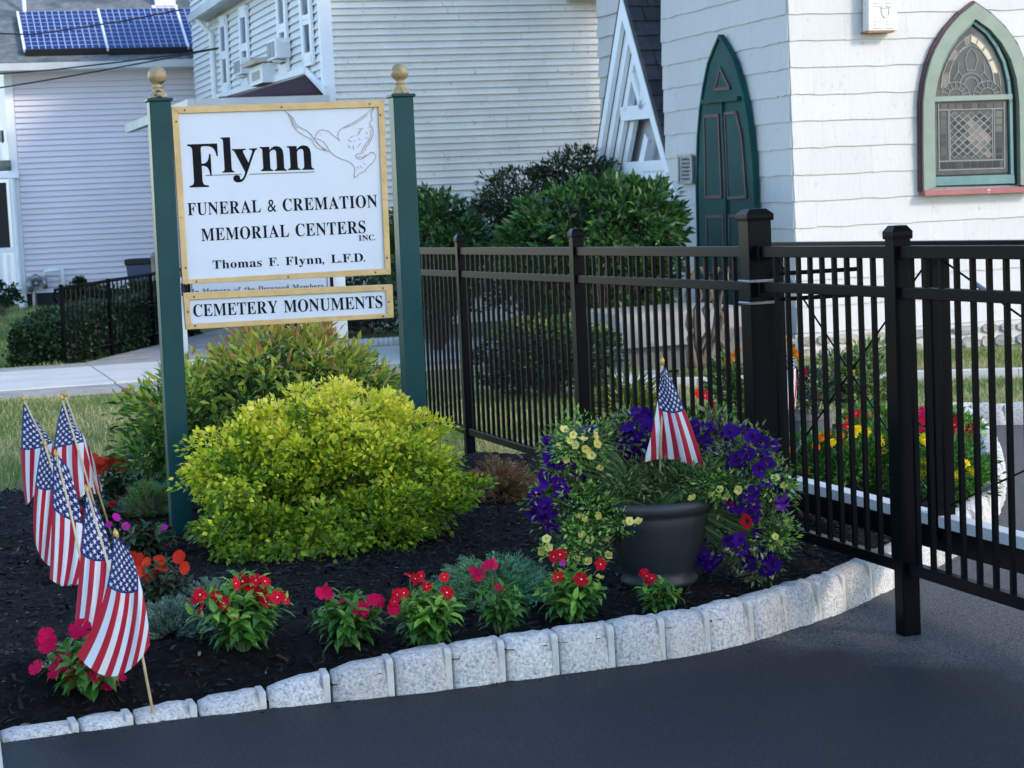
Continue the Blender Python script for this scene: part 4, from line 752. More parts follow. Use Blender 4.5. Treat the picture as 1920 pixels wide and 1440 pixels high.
zw = lambda pts: zz(6, 380, 0, pts)
def sidewin(frame, panes, label=None):
    q = [HS(*p) for p in zw(frame)]
    f = slab(HS, zw(frame), .0, .03, NS).build('window', M['dark'], wh)
    mb = MB(); strip(mb, HS, zw(frame), .13, .03, .035, NS, True); mb.build('frame', M['whitetrim'], f)
    for i, (p, m) in enumerate(panes):
        slab(HS, zw(p), .031, .04, NS).build('pane', M[m], f)
        mb = MB(); strip(mb, HS, zw(p), .06, .03, .03, NS, True); mb.build('sash', M['whitetrim'], f)
sidewin([(222, 235), (295, 215), (332, 985), (262, 1005)], [([(232, 285), (285, 270), (298, 590), (245, 605)], 'glasspale'), ([(253, 650), (303, 635), (318, 945), (268, 960)], 'glass')])
sidewin([(450, 130), (530, 105), (562, 915), (482, 935)], [([(458, 185), (525, 160), (538, 500), (475, 520)], 'glasspale'), ([(475, 558), (540, 538), (546, 690), (480, 700)], 'glasspale')])
sidewin([(875, -60), (962, -90), (1000, 760), (918, 790)], [([(885, -40), (955, -60), (965, 280), (900, 305)], 'glasspale'), ([(900, 350), (970, 325), (975, 460), (905, 490)], 'glasspale')])
sidewin([(1135, -90), (1240, -120), (1282, 665), (1186, 695)], [([(1145, -60), (1228, -80), (1245, 182), (1165, 203)], 'glass'), ([(1174, 262), (1250, 237), (1268, 605), (1192, 630)], 'glass')])
for i, (a, b, c_, lab) in enumerate(((HS(*zw([(478, 862)])[0]), .15, .23, 'white window air conditioner in the second window from the far corner of the white house'), (HS(*zw([(905, 695)])[0]), .2, .26, 'white window air conditioner under the tall third window of the white house'))):
    ac = thing('air_conditioner', lab, 'air conditioner', tuple(a), 'window air conditioners on the white house')
    MB().box(a+NS*.03-V*.1, -V*.62+V*.0, NS*b, Z*c_).build('case', M['whitetrim'], ac, bevel=.008)
    for j in range(2): MB().box(a+NS*(b+.032)+Z*.03-V*(.14+.28*j), -V*.22, NS*.006, Z*(c_-.06)+Z*0).build('grille', mat('ac grille', (.2, .2, .25), (.3, .3, .34), 40, .5), ac)
    for j in range(7): MB().box(a+NS*(.05+.02*j)-V*.722, -V*.006, NS*.01, Z*(c_-.06)).build('louvre', M['whitetrim'], ac)
    for j in range(2): MB().box(a+NS*.05-V*(.15+.4*j)-Z*.02, -V*.03, NS*b, -Z*.02).build('bracket', M['whitetrim'], ac)
hd = thing('wall_hood', 'beige hooded vent box on the side of the white house above the maroon roof', 'vent hood', tuple(HS(520, 140)))
h1 = HS(*zw([(760, 850)])[0]); MB().box(h1-V*.5-Z*.12, V*1.0, NS*.2, Z*.26).build('box', M['whitetrim'], hd)
MB().prism([h1+Z*.14+NS*.3-V*.55, h1+Z*.17-V*.55, h1+Z*.24-V*.55, h1+Z*.2+NS*.32-V*.55], V*1.1).build('hood', mat('beige hood', (.5, .44, .36), (.56, .5, .42), 8, .7), hd)
MB().box(h1+NS*.2-V*.3-Z*.06, V*.6, NS*.006, Z*.12).build('grille', M['steel'], hd)
# maroon porch roof
A_ = HS(580, 131); B_ = HS(617, 168); B_ = H0+Z*B_.z; L_ = HF(405, 186)
MB().prism([A_, B_, L_, HS(412, 181)], Vector((0, 0, -.05))).build('porch_roof', M['roofbrown'], wh)
gz = B_.z-.1
MB().box(H0-U*1.62+NF*.1+Z*(L_.z-.12), U*1.62, NF*.12, Z*.12).build('gutter', M['gutter'], wh)
MB().box(H0-U*1.72+NF*.2+Z*(L_.z-.12), U*.12, V*6.5, Z*.12).build('gutter', M['gutter'], wh)
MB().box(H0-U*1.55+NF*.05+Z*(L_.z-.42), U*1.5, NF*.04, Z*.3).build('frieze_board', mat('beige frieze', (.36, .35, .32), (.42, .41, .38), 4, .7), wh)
MB().box(H0-U*1.6+V*.1+Z*(L_.z-.02), U*1.6, V*6.3, Z*.02).build('porch_ceiling', M['gutter'], wh)
mb = MB(); strip(mb, HS, [(580, 131), (615, 168)], .1, .02, .04, NS); strip(mb, HS, [(412, 181), (580, 131)], .08, .02, .04, NS); mb.build('flashing', M['whitetrim'], wh)
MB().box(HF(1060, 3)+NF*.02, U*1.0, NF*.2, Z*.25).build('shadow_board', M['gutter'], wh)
# ---------------------------------------------------------------- lilac house
G0 = gp(38, 576); G0 = dp(38, 560, 35.0); G0.z = 0
GF = lambda px, py, o=0: pl(px, py, G0+NF*o, NF)
lh = thing('lilac_house', 'lilac vinyl sided house with solar panels on its grey roof, far left', 'house', tuple(G0))
MB().box(G0-Z*.1+U*.0, U*9, V*6, Z*4.4).build('wall', M['vinyl'], lh)
vm = boardmesh(M['vinyl']); zt = GF(200, 133).z; nb = int((zt-.24)/.0975)
for k in range(nb):
    x = .12
    while x < 7:
        ln = min(random.uniform(2.4, 3.8), 7-x); ln = ln if 7-x-ln > .5 else 7-x
        piece('siding_board', vm, lh, G0+U*x+Z*(.24+k*.0975)+NF*.002, U*(ln-.003), NF*.034, Z*.0975*.93); x += ln
MB().box(G0+NF*.03-U*.03, U*.14, V*.12, Z*zt).build('corner_board', M['whitetrim'], lh)
MB().box(G0+U*.1+NF*.0, U*7, NF*.012, Z*.24).build('foundation', M['dark'], lh)
ea = GF(200, 119).z
MB().box(G0-U*1.6+NF*.45+Z*(zt), U*9.5, V*.45, Z*.03).build('soffit', M['whitetrim'], lh)
MB().box(G0-U*1.6+NF*.58+Z*(zt), U*9.5, V*.13, Z*(ea-zt)).build('gutter', M['gutter'], lh, bevel=.01)
ra = R(34); RU = (V*math.cos(ra)+Z*math.sin(ra)); RN = (NF*math.sin(ra)+Z*math.cos(ra)); RO = G0+NF*.5+Z*(ea-.02)
MB().box(RO-U*2.5, U*11, RU*2.35, -RN*.1).build('roof', M['roof'], lh)
RFp = lambda px, py, o=0: pl(px, py, RO+RN*.12, RN)
solar = N('solar cells')
def solarmat(): 
    x = solar; uv = x.n('UVMap'); 
    sx = x.n('SeparateXYZ', {0: uv.outputs[0]})
    def g(v, k, wdt): f = x.math('FRACT', x.math('MULTIPLY', v, k)); return x.math('LESS_THAN', x.math('ABSOLUTE', x.math('SUBTRACT', f, .5)), .5-wdt)
    a = x.math('MULTIPLY', g(sx.outputs[0], 12, .075), g(sx.outputs[1], 10, .05))
    col = x.mix(a, (.30, .36, .48), (.008, .025, .13)); x.link(col, x.b.inputs['Base Color']); x.b.inputs['Roughness'].default_value = .2; return x.m
sm_ = solarmat(); sp_u = U; pd = RU
for i, q in enumerate(([(39, 22), (185, 17), (200, 91), (48, 93)], [(191, 17), (334, 16), (351, 88), (204, 91)], [(341, 16), (484, 14), (503, 84), (355, 88)])):
    c = [pl(*p, RO+RN*.12, RN) for p in q]
    wv = U*((c[2]-c[3]).dot(U)); hv = RU*((c[0]-c[3]).dot(RU)); o = c[3]
    sp = thing('solar_panel', ['leftmost blue solar panel on the grey roof', 'middle blue solar panel on the grey roof', 'rightmost blue solar panel on the grey roof, partly behind the white house'][i], 'solar panel', tuple(o), 'solar panels on the lilac house')
    me = bpy.data.meshes.new('cells'); ro = Vector(sp.location); me.from_pydata([o-ro, o+wv-ro, o+wv+hv-ro, o+hv-ro], [], [(0, 1, 2, 3)]); me.materials.append(sm_)
    uvl = me.uv_layers.new(name='UVMap'); [setattr(uvl.data[k], 'uv', t) for k, t in enumerate(((0, 0), (1, 0), (1, 1), (0, 1)))]
    co = bpy.data.objects.new('cells', me); COL.objects.link(co); co.parent = sp
    mb = MB(); mb.box(o-RN*.06, wv, hv, RN*.055); mb.build('backing', M['dark'], sp)
    for a, d, ww in ((o, hv, -U), (o+wv, hv, U)): MB().box(a-RN*.05, d, ww*.035, RN*.06).build('frame', M['whitetrim'], sp)
    MB().box(o-RN*.11-RU*.03, wv, RU*.03, RN*.12).build('shadow_strip', M['dark'], sp)  # dark colour stands in for the shadow strip under the panel
rt = RO+RU*2.32
MB().box(pl(292, 14, RO+RU*1.9, NF), U*.36, V*.3, Z*.5).build('chimney', M['whitetrim'], lh)
MB().box(pl(287, 17, RO+RU*1.9, NF)-U*.02, U*.46, V*.35, Z*.07).build('chimney_flashing', M['whitetrim'], lh)
mb = MB(); pv = pl(46, 22, RO+RU*1.8, NF); mb.tube([pv-Z*.3, pv+Z*.7], .035, 8); mb.build('vent_pipe', M['whitetrim'], lh)
# porch side at the far left
mb = MB(); Q = [GF(24, 338, .6), GF(31, 430, .6), GF(38, 520, .6), GF(41, 568, .6), GF(50, 580, .6)]
Q = [pl(x, y, G0+NF*.25, NF) for x, y in ((22, 335), (29, 430), (36, 520), (39, 566), (44, 582))]; mb.tube(Q, .055, 8); mb.build('downspout', M['whitetrim'], lh)
gq = lambda x, y: pl(x, y, G0+NF*.2, NF)
def gbox(x0, y0, x1, y1, d, m, nm, par=lh):
    a = gq(x0, y1); wdt = (gq(x1, y1)-a).dot(U); ht = gq(x0, y0).z-a.z; return MB().box(a, U*wdt, V*d, Z*ht).build(nm, M[m], par)
gbox(-60, 325, 36, 337, .8, 'whitetrim', 'porch_cornice'); gbox(-60, 303, 22, 322, .5, 'roof', 'porch_roof'); gbox(-60, 345, 20, 468, .1, 'dark', 'porch_shade_box')  # solid dark box stands in for the shaded porch interior
gbox(-60, 468, 26, 478, .12, 'whitetrim', 'porch_rail')
for x in (-50, -26, -4, 3, 17): gbox(x, 478, x+6, 545, .1, 'whitetrim', 'baluster')
gbox(-60, 545, 30, 556, .3, 'whitetrim', 'porch_floor'); gbox(-60, 160, 0, 300, .1, 'glasspale', 'side_window'); gbox(1, 150, 6, 300, .12, 'whitetrim', 'side_window_frame'); gbox(-40, 246, 8, 268, .5, 'dark', 'side_window_ac')  # the dark box is a window air conditioner
# gas meter and pipe
gm_ = thing('gas_meter', 'grey gas meter with pipes against the lilac wall', 'gas meter', tuple(GF(66, 580)))
mb = MB(); mb.tube([gq(66, 580), gq(64, 545)], .035, 8); mb.build('riser', M['steel'], gm_)
mb = MB(); mb.tube([gq(50, 536), gq(60, 534)], .12, 10); mb.tube([gq(60, 533), gq(75, 531)], .045, 8); mb.tube([gq(80, 531), gq(88, 530)], .1, 10); mb.build('regulator', M['steel'], gm_, smooth=True)
mb = MB(); mb.tube([gq(61, 532), gq(62, 521), gq(66, 518), gq(71, 520), gq(74, 530)], .05, 8); mb.build('loop_pipe', M['steel'], gm_, smooth=True)
wpz = thing('wall_pipe', 'bent white conduit pipe on the lilac wall beside the gas meter', 'pipe', tuple(GF(119, 560)))
mb = MB(); mb.tube([gq(84, 527), gq(83, 508), gq(116, 505), gq(119, 552)], .045, 8); mb.build('conduit', M['whitetrim'], wpz, smooth=True)
# wires
for i, q in enumerate(([(-20, 168), (90, 150), (187, 133), (300, 112), (410, 91)], [(-20, 140), (100, 131), (220, 117), (330, 103), (410, 90)], [(-20, 62), (60, 65), (150, 52), (240, 38), (340, 18)])):
    mb = MB(); mb.tube([dp(x, y, 28-i*.4) for x, y in q], .011, 5)
    props(mb.build('overhead_wire', M['dark']), ['lower dark wire sagging in front of the lilac wall and gutter', 'upper dark wire crossing just under the gutter of the lilac house', 'thin wire crossing in front of the solar panels'][i], 'wire', 'overhead wires')
# ---------------------------------------------------------------- hedge, rail, post, bin
random.seed(5)
rl = thing('iron_railing', 'thin black iron railing climbing beside the hedge and concrete path', 'railing', tuple(gp(124, 684)))
r0_, r1_ = gp(124, 684), gp(424, 618); rd = (r1_-r0_); rL = rd.length; rdn = rd.normalized()
topz = lambda t: .80+.12*t
def pbase(t): return r0_+rd*t
for nm, z0, th_ in (('top_rail', .80, .02), ('bottom_rail', .10, .016)):
    mb = MB(); mb.tube([pbase(0)+Z*z0, pbase(1)+Z*(z0+.06)], th_, 5); mb.build(nm, M['black'], rl)
for k in range(5):
    t = k/4; MB().tube([pbase(t), pbase(t)+Z*.84], .026, 6).build('post', M['black'], rl)
for k in range(1, 40):
    t = k/40
    if k % 10: MB().tube([pbase(t)+Z*.1, pbase(t)+Z*(.8+.06*t)], .011, 4).build('baluster', M['black'], rl)
mb = MB(); mb.tube([pbase(0)+Z*.8, pbase(0)-rdn*.15+Z*.79, pbase(0)-rdn*.2+Z*.72, pbase(0)-rdn*.12+Z*.66], .02, 5); mb.build('scroll', M['black'], rl)
side = Vector((-rdn.y, rdn.x, 0))
hg = thing('hedge', 'low clipped dark green hedge behind the iron railing', 'hedge', tuple(pbase(.1)+side*.5))
n = 30000; A = rng.random((n, 3)); f = rng.integers(0, 4, n)
A[:, 1] = np.where(f == 0, 0, np.where(f == 1, 1, A[:, 1])); A[:, 2] = np.where(f == 2, 1, A[:, 2]); A[:, 0] = np.where(f == 3, 0, A[:, 0])
base = np.array(pbase(.0)+side*.06); P = base+A[:, :1]*np.array(rd*.85)+A[:, 1:2]*np.array(side*.5)+A[:, 2:3]*np.array((0, 0, .5))
cen = base+.5*np.array(rd*.85+side*.5)+np.array((0, 0, .25)); P += rng.normal(size=(n, 3))*.03+np.array([mn.noise(Vector(p)*4)*.06 for p in P])[:, None]
# round the near end
t = np.clip(.12-A[:, 0], 0, .12)/.12; P[:, 2] -= t*.12*A[:, 2]
cloud('foliage', P, rng.normal(size=(n, 3))+np.array((0, -.3, .4)), rng.normal(size=(n, 3))+np.array((0, -.4, .8)), .03+.03*rng.random(n), leafshape(.35, .1, 'B'), [M['hedge1'], M['hedge2']], rng.integers(0, 2, n), hg, 'stuff')
hb = MB(); hb.box(pbase(.03)+side*.1+Z*.04, rd*.78, side*.4, Z*.38); hb.build('inner_branches', M['bark'], hg)
def smallbush(name, label, cat, px, py, Y, rx, ry, rd_, mats, nc, per, cr, size, group=None, **kw):
    b = gp(px, py+ry, 0); root = thing(name, label, cat, (dp(px, py, Y).x, Y, 0.0), group)
    bush(root, lobes_px([(px, py, Y, rx, ry, rd_)]), nc, per, cr, size, mats, floor=.02, smat=M['bark'], **kw); return root
hm = [M['hedge1'], M['hedge2']]
smallbush('round_shrub', 'small round clipped shrub against the lilac wall behind the railing', 'shrub', 146, 548, 31, 24, 22, .25, hm, 40, 30, .08, .05)
smallbush('round_shrub', 'low wide shrub in the grass between railing and lilac wall', 'shrub', 195, 558, 30, 30, 14, .25, hm, 40, 30, .08, .05)
smallbush('round_shrub', 'dark shrub just left of the sign post beside the railing', 'shrub', 268, 550, 27, 36, 14, .3, hm, 40, 30, .08, .05)
smallbush('round_shrub', 'shrub at the frame edge by the white porch balusters', 'shrub', 2, 560, 32, 34, 26, .3, hm, 40, 30, .08, .05)
pp = dp(293, 500, 29); wpst = thing('wooden_post', 'weathered grey wooden post behind the sign post', 'post', (pp.x, pp.y, 0))
mb = MB(); mb.tube([(pp.x, pp.y, 0), (pp.x, pp.y, .9)], .07, 10); mb.lathe([(.07, .9), (.075, .93), (.04, .98), (0, .985)], (pp.x, pp.y, 0), 10); mb.build('shaft', mat('grey wood', (.16, .16, .13), (.26, .25, .2), 9, .9), wpst)
bp_ = dp(268, 520, 30); bn = thing('rubbish_bin', 'dark blue rubbish bin behind the iron railing', 'bin', (bp_.x, bp_.y, .0))
MB().prism([(bp_.x-.2, bp_.y, .3), (bp_.x+.25, bp_.y, .3), (bp_.x+.28, bp_.y, .78), (bp_.x-.24, bp_.y, .78)], (0, .4, 0)).build('body', mat('bin blue', (.02, .035, .09), rough=.5), bn)
MB().box(Vector((bp_.x-.26, bp_.y-.03, .78)), Vector((.56, 0, 0)), Vector((0, .46, 0)), Vector((0, 0, .09))).build('lid', M['dark'], bn, bevel=.02)

# ---------------------------------------------------------------- bushes behind the fence
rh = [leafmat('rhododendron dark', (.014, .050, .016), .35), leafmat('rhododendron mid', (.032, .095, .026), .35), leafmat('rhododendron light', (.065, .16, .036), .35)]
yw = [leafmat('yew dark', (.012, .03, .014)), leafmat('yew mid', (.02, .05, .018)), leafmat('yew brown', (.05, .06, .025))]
def bigbush(name, label, lob, nc, per, cr, size, mats, **kw):
    c = lobes_px(lob); root = thing(name, label, 'shrub', (c[0][0][0], c[0][0][1], 0)); bush(root, c, nc, per, cr, size, mats, smat=M['bark'], floor=.03, zmin=-.8, inner=.5, **kw); return root
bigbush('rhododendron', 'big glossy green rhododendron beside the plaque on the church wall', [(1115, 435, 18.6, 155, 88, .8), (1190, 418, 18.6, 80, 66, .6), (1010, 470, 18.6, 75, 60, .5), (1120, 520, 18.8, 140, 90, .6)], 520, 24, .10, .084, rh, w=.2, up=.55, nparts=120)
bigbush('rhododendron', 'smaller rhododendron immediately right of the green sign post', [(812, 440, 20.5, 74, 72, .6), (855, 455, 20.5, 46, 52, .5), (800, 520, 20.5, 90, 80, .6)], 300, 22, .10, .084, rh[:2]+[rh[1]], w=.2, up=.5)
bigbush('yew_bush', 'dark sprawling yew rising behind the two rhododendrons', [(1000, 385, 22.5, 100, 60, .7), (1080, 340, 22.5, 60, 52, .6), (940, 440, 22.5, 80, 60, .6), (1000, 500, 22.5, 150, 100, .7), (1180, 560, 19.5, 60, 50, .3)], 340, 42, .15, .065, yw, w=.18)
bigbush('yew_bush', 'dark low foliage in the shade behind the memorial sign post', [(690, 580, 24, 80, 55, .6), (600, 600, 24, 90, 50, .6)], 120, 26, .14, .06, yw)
bigbush('globe_hedge', 'rounded clipped bush with yellow green top behind the black fence', [(1030, 672, 15.6, 128, 66, .5)], 220, 26, .075, .035, [M['hedge1'], M['hedge2'], leafmat('globe top', (.14, .19, .04))], tipmats=1, flat=1)
es = thing('shell_edging', 'row of small pale stones edging the bed beyond the sidewalk', 'edging', tuple(gp(700, 642)))
for k in range(14):
    p = gp(640+k*9.5, 650-k*.5, .02); mb = MB(); mb.lathe([(.05, -.02), (.06, .03), (.04, .065), (0, .075)], p, 7); mb.build('edging_stone', M['mortar'], es, smooth=True)

# ---------------------------------------------------------------- lettering
GLY = json.loads(GLYPHS)
def curves_to_mesh(polys, name, m, parent, Pf, ext=.0015):
    """polys in picture pixels -> filled flat print on the plane given by Pf"""
    O = Pf(*polys[0][0]); nd = NF
    cu = bpy.data.curves.new(name, 'CURVE'); cu.dimensions = '2D'; cu.fill_mode = 'BOTH'; cu.extrude = ext/2
    for poly in polys:
        q = [Pf(*p)-O for p in poly]; sp = cu.splines.new('POLY'); sp.points.add(len(q)-1); sp.use_cyclic_u = True
        for i, a in enumerate(q): sp.points[i].co = (a.dot(U), a.z, 0, 1)
    t = bpy.data.objects.new('tmp', cu); COL.objects.link(t); dg = bpy.context.evaluated_depsgraph_get()
    me = bpy.data.meshes.new_from_object(t.evaluated_get(dg)); bpy.data.objects.remove(t); bpy.data.curves.remove(cu)
    ro = rootloc(parent); Mx = Matrix(((U.x, 0, nd.x, O.x-ro.x), (U.y, 0, nd.y, O.y-ro.y), (0, 1, 0, O.z-ro.z), (0, 0, 0, 1)))
    me.transform(Mx); me.name = name; me.materials.clear(); me.materials.append(m)
    o = bpy.data.objects.new(name, me); COL.objects.link(o); o.parent = parent; return o
def glyph_px(ch, lb, rb, h, lean=-.062, xr=None):
    """glyph with baseline box from pixel lb to rb and pixel height h for cap height 678 units"""
    g = GLY[ch]; xs = [v for s in g for v in s[::2]]; x0, x1 = (min(xs), max(xs)) if xr is None else xr
    out = []
    for s in g:
        poly = []
        for i in range(0, len(s), 2):
            t = (s[i]-x0)/(x1-x0); y = s[i+1]/678*h
            poly.append((lb[0]+(rb[0]-lb[0])*t+lean*y, lb[1]+(rb[1]-lb[1])*t-y))
        out.append(poly)
    return out
def line_px(txt, a, b, h, track=60, space=330, lean=-.062, wsq=1):
    adv = []; x = 0; place = []
    for c in txt:
        if c == ' ': x += space; continue
        xs = [v for s in GLY[c] for v in s[::2]]; wdt = max(xs)-min(xs)
        tr = track*(.3 if c in '.,' else 1)
        if c in '.,': x -= track*.7
        place.append((c, x, x+wdt)); x += wdt+track
    tot = place[-1][2]; out = []
    for c, x0, x1 in place:
        f = lambda t: (a[0]+(b[0]-a[0])*t/tot, a[1]+(b[1]-a[1])*t/tot)
        out.append(glyph_px(c, f(x0), f(x1), h, lean))
    return out
def write(lines, m, par, Pf):
    for g in lines: curves_to_mesh(g, 'letter', m, par, Pf)
# ---------------------------------------------------------------- business sign
SP0 = gb(339, 1000); sb0 = SP0.copy()
PLN = SP0+NF*.035
bs = thing('funeral_home_sign', 'white gold framed funeral home sign between two dark green posts with gold ball finials', 'sign', tuple(sb0))
BF = lambda px, py, o=0: pl(px, py, PLN+NF*o, NF)
pa = .092
right_base = pl(766, 850, SP0, NF); 
for (px_top, y_top, cx) in ((297.5, 190, SP0), (751.5, 182, None)):
    if cx is None: c = pl(752, 300, SP0, NF); c.z = .08
    else: c = SP0.copy(); tt = pl(298.5, 300, SP0, NF); c.x, c.y = (c.x+tt.x)/2, (c.y+tt.y)/2
    topz_ = pl(px_top, y_top, SP0, NF).z
    lnx = pl(px_top, y_top, SP0, NF); dv = Vector((lnx.x-c.x, lnx.y-c.y, topz_-c.z+.1))
    c0 = Vector((c.x, c.y, c.z-.1)); s_ = dv
    MB().box(c0-U*pa/2-V*pa/2, U*pa, V*pa, s_).build('post', M['green'], bs, bevel=.004)
    tp = c0+s_
    MB().box(tp-U*.055-V*.055-Z*.002, U*.11, V*.11, Z*.014).build('post_cap', M['green'], bs, bevel=.004)
    f = MB(); f.lathe([(.0, .012), (.040, .012), (.041, .02), (.036, .032), (.024, .044), (.020, .052), (.026, .058), (.026, .063), (.019, .068), (.020, .074), (.033, .085), (.0395, .1), (.040, .112), (.036, .128), (.026, .14), (.012, .146), (0, .147)], tp, 24)
    f.build('finial', M['brass'], bs, smooth=True)
def board(out, inn, scr, nm):
    O = [BF(*p) for p in out]; I = [BF(*p) for p in inn]
    MB().prism([p-NF*.012 for p in O], NF*.012).build(nm, M['signwhite'], bs)
    for i in range(4):
        j = (i+1) % 4; MB().prism([O[i], O[j], I[j], I[i]], NF*.012).build('frame_moulding', M['gold'], bs, bevel=.002)
    for p in scr:
        mb = MB(); c = BF(*p)+NF*.0125; mb.prism([c+U*.0042*math.cos(t*PI/4)+Z*.0042*math.sin(t*PI/4) for t in range(8)], NF*.002); mb.build('screw', M['screw'], bs)
z2 = lambda p: (240+p[0]/2.666, 100+p[1]/2.666)
board([(320.6, 200.5), (719, 188), (732, 514.5), (342, 533)], [(334, 213), (708, 201), (721, 503), (352.5, 524)], [z2(p) for p in [(281, 285), (765, 269), (1204, 254), (1258, 309), (1292, 1021), (1234, 1094), (798, 1118), (340, 1140), (286, 1072), (239, 342)]], 'main_board')
board([(343, 549), (735, 533), (737.5, 595.5), (347.6, 618)], [(354.5, 562), (723, 544.5), (725, 587.5), (358, 607)], [z2(p) for p in [(328, 1217), (1270, 1173), (1300, 1242), (1273, 1314), (333, 1362), (297, 1292)]], 'lower_board')
for (x, y) in ((343, 541), (730, 523)):
    a = BF(x, y-10)-NF*.01; MB().box(a-U*.008, U*.016, NF*.006, -Z*.055).build('hanger', M['dark'], bs)
BT = lambda px, py: pl(px, py, PLN+NF*.0008, NF)
z1 = lambda x, y: (330+x/4.683, 190+y/4.683)
def big(ch, x0, x1, yb0, yb1, ytop, lean):
    g = GLY[ch]; ys = [v for s in g for v in s[1::2]]; 
    return (ch, z1(x0, yb0), z1(x1, yb1), (yb0-ytop)/4.683*678/max(ys), lean)
for b_ in (big('F', 120, 370, 757, 748, 378, -.06),): curves_to_mesh(glyph_px(b_[0], b_[1], (b_[2][0]+3, b_[2][1]), b_[3], b_[4]), 'letter', M['ink'], bs, BT)
for ch, xa, xb, yb, yt in (('l', 407, 512, 627, 318), ('y', 530, 748, 622, 412), ('n', 746, 974, 613, 395), ('n', 985, 1214, 604, 388)):
    b_ = big(ch, xa, xb, yb, yb-4, yt, -.06)
    if ch == 'y': b_ = ('y', z1(500, 622), z1(724, 614), 63.5, -.06)
    curves_to_mesh(glyph_px(*b_), 'letter', M['ink'], bs, BT)
mb = MB()
for a, b in (((262, 650), (578, 640)), ((648, 640), (1215, 619))): strip(mb, BT, [z1(*a), z1(*b)], .0022, .0008, .0015, NF)
mb.build('underline', M['ink'], bs)
write(line_px('FUNERAL & CREMATION', (352.4, 404), (708, 388.2), 23, 75, 380), M['ink'], bs, BT)
write(line_px('MEMORIAL CENTERS', (378, 452), (686, 436.8), 23, 75, 380), M['ink'], bs, BT)
write(line_px('INC.', (672.7, 451.6), (704, 450.2), 10.5, 70), M['ink'], bs, BT)
write(line_px('Thomas F. Flynn, L.F.D.', (399.4, 504.2), (685, 490), 15.6, 80, 420), M['ink'], bs, BT)
write(line_px('CEMETERY MONUMENTS', (363, 594), (717.6, 577), 22.6, 60, 360), M['ink'], bs, lambda x, y: BT(x, y))
dv1 = [(1435, 345), (1425, 322), (1420, 300), (1425, 275), (1440, 250), (1480, 225), (1530, 200), (1590, 165), (1640, 130), (1690, 95), (1737, 58), (1725, 85), (1712, 110), (1722, 160), (1708, 182), (1700, 200), (1722, 225), (1728, 250), (1732, 285), (1725, 310), (1715, 335), (1700, 355), (1690, 380), (1665, 400), (1660, 425), (1640, 450), (1615, 460), (1588, 462), (1578, 480), (1590, 500), (1620, 510), (1650, 498), (1680, 470), (1710, 450), (1735, 450), (1755, 475), (1752, 500), (1738, 520), (1722, 548), (1700, 560), (1675, 590), (1650, 618), (1610, 636), (1590, 655), (1565, 672), (1565, 640), (1572, 600), (1562, 570), (1540, 545), (1500, 520), (1450, 508), (1400, 480), (1350, 440), (1330, 400), (1300, 360), (1260, 335), (1215, 325)]
dvs = [dv1, [(1215, 325), (1240, 275), (1262, 255), (1290, 250), (1340, 262), (1370, 290), (1395, 310), (1435, 340)], [(955, 85), (1000, 120), (1030, 150), (1050, 195), (1085, 228), (1150, 258), (1185, 290), (1210, 330), (1240, 370), (1290, 415), (1345, 445)], [(985, 110), (1010, 170), (1030, 220), (1070, 265), (1130, 305), (1190, 332), (1210, 375), (1240, 410), (1310, 435)], [(1475, 205+30), (1540, 210), (1610, 172), (1680, 120)], [(1708, 250), (1712, 300), (1690, 345), (1650, 395), (1628, 440)], [(1600, 488), (1640, 492), (1670, 468)], [(1010, 130), (1028, 190), (1060, 235)], [(1225, 345), (1270, 395), (1320, 425)]]
mb = MB()
for q in dvs: strip(mb, BT, [z1(*p) for p in q], .0026, .0006, .0012, NF)
for a, b in [((1590, 300), (1620, 265)), ((1600, 270), (1640, 235)), ((1600, 240), (1640, 240)), ((1510, 335), (1540, 355)), ((1510, 385), (1530, 410)), ((1530, 320), (1560, 300)), ((1555, 385), (1560, 425)), ((1595, 400), (1620, 370)), ((1600, 330), (1620, 335)), ((1670, 270), (1680, 285)), ((1560, 345), (1575, 350)), ((1665, 320), (1680, 325)), ((1590, 570), (1600, 590)), ((1615, 565), (1635, 585)), ((1645, 545), (1660, 555)), ((1262, 290), (1272, 296)), ((1690, 225), (1708, 232))]:
    strip(mb, BT, [z1(*a), z1(*b)], .0022, .0006, .0012, NF)
mb.build('dove_emblem', M['dove'], bs)
# ---------------------------------------------------------------- memorial sign behind
MP = dp(640, 700, 10.6); MF = lambda px, py, o=0: pl(px, py, MP+NF*o, NF)
ms = thing('memorial_sign', 'white post and panel sign "In Memory of the Deceased Members" behind the funeral home sign', 'sign', (MP.x, MP.y, 0))
c = Vector((MP.x, MP.y, 0)); mt = MF(638, 515)
mpw = .083; MB().box(Vector((MF(640, 660).x, MF(640, 660).y, 0))-U*mpw/2, U*mpw, V*.09, Z*(MF(640, 505).z)).build('post', M['white'], ms, bevel=.004)
lp = MF(335, 600); MB().box(Vector((lp.x, lp.y, 0))-U*mpw/2+V*.01, U*mpw, V*.09, Z*(MF(640, 505).z)).build('post', M['white'], ms)
q = [(350, 480), (612, 467), (620, 575), (356, 592)]
MB().prism([MF(*p) for p in q], NF*.02).build('panel', M['signwhite'], ms)
for (x, w_) in ((614.5, 5), (347, 5)):
    y0 = 467 if x > 500 else 480; MB().prism([MF(x, y0), MF(x+w_, y0), MF(x+w_+7, y0+108), MF(x+7, y0+108)], NF*.022).build('frame', M['ink'], ms)
mb = MB(); strip(mb, MF, [(608, 467), (615, 575)], .003, .02, .003, NF); strip(mb, MF, [(356, 480), (361, 590)], .003, .02, .003, NF); mb.build('border_line', M['inkbrown'], ms)
MT = lambda px, py: pl(px, py, MP+NF*.0208, NF)
write(line_px('In Memory of the Deceased Members', (360.5, 552), (607, 540.5), 9.8, 110, 420), M['inkbrown'], ms, MT)
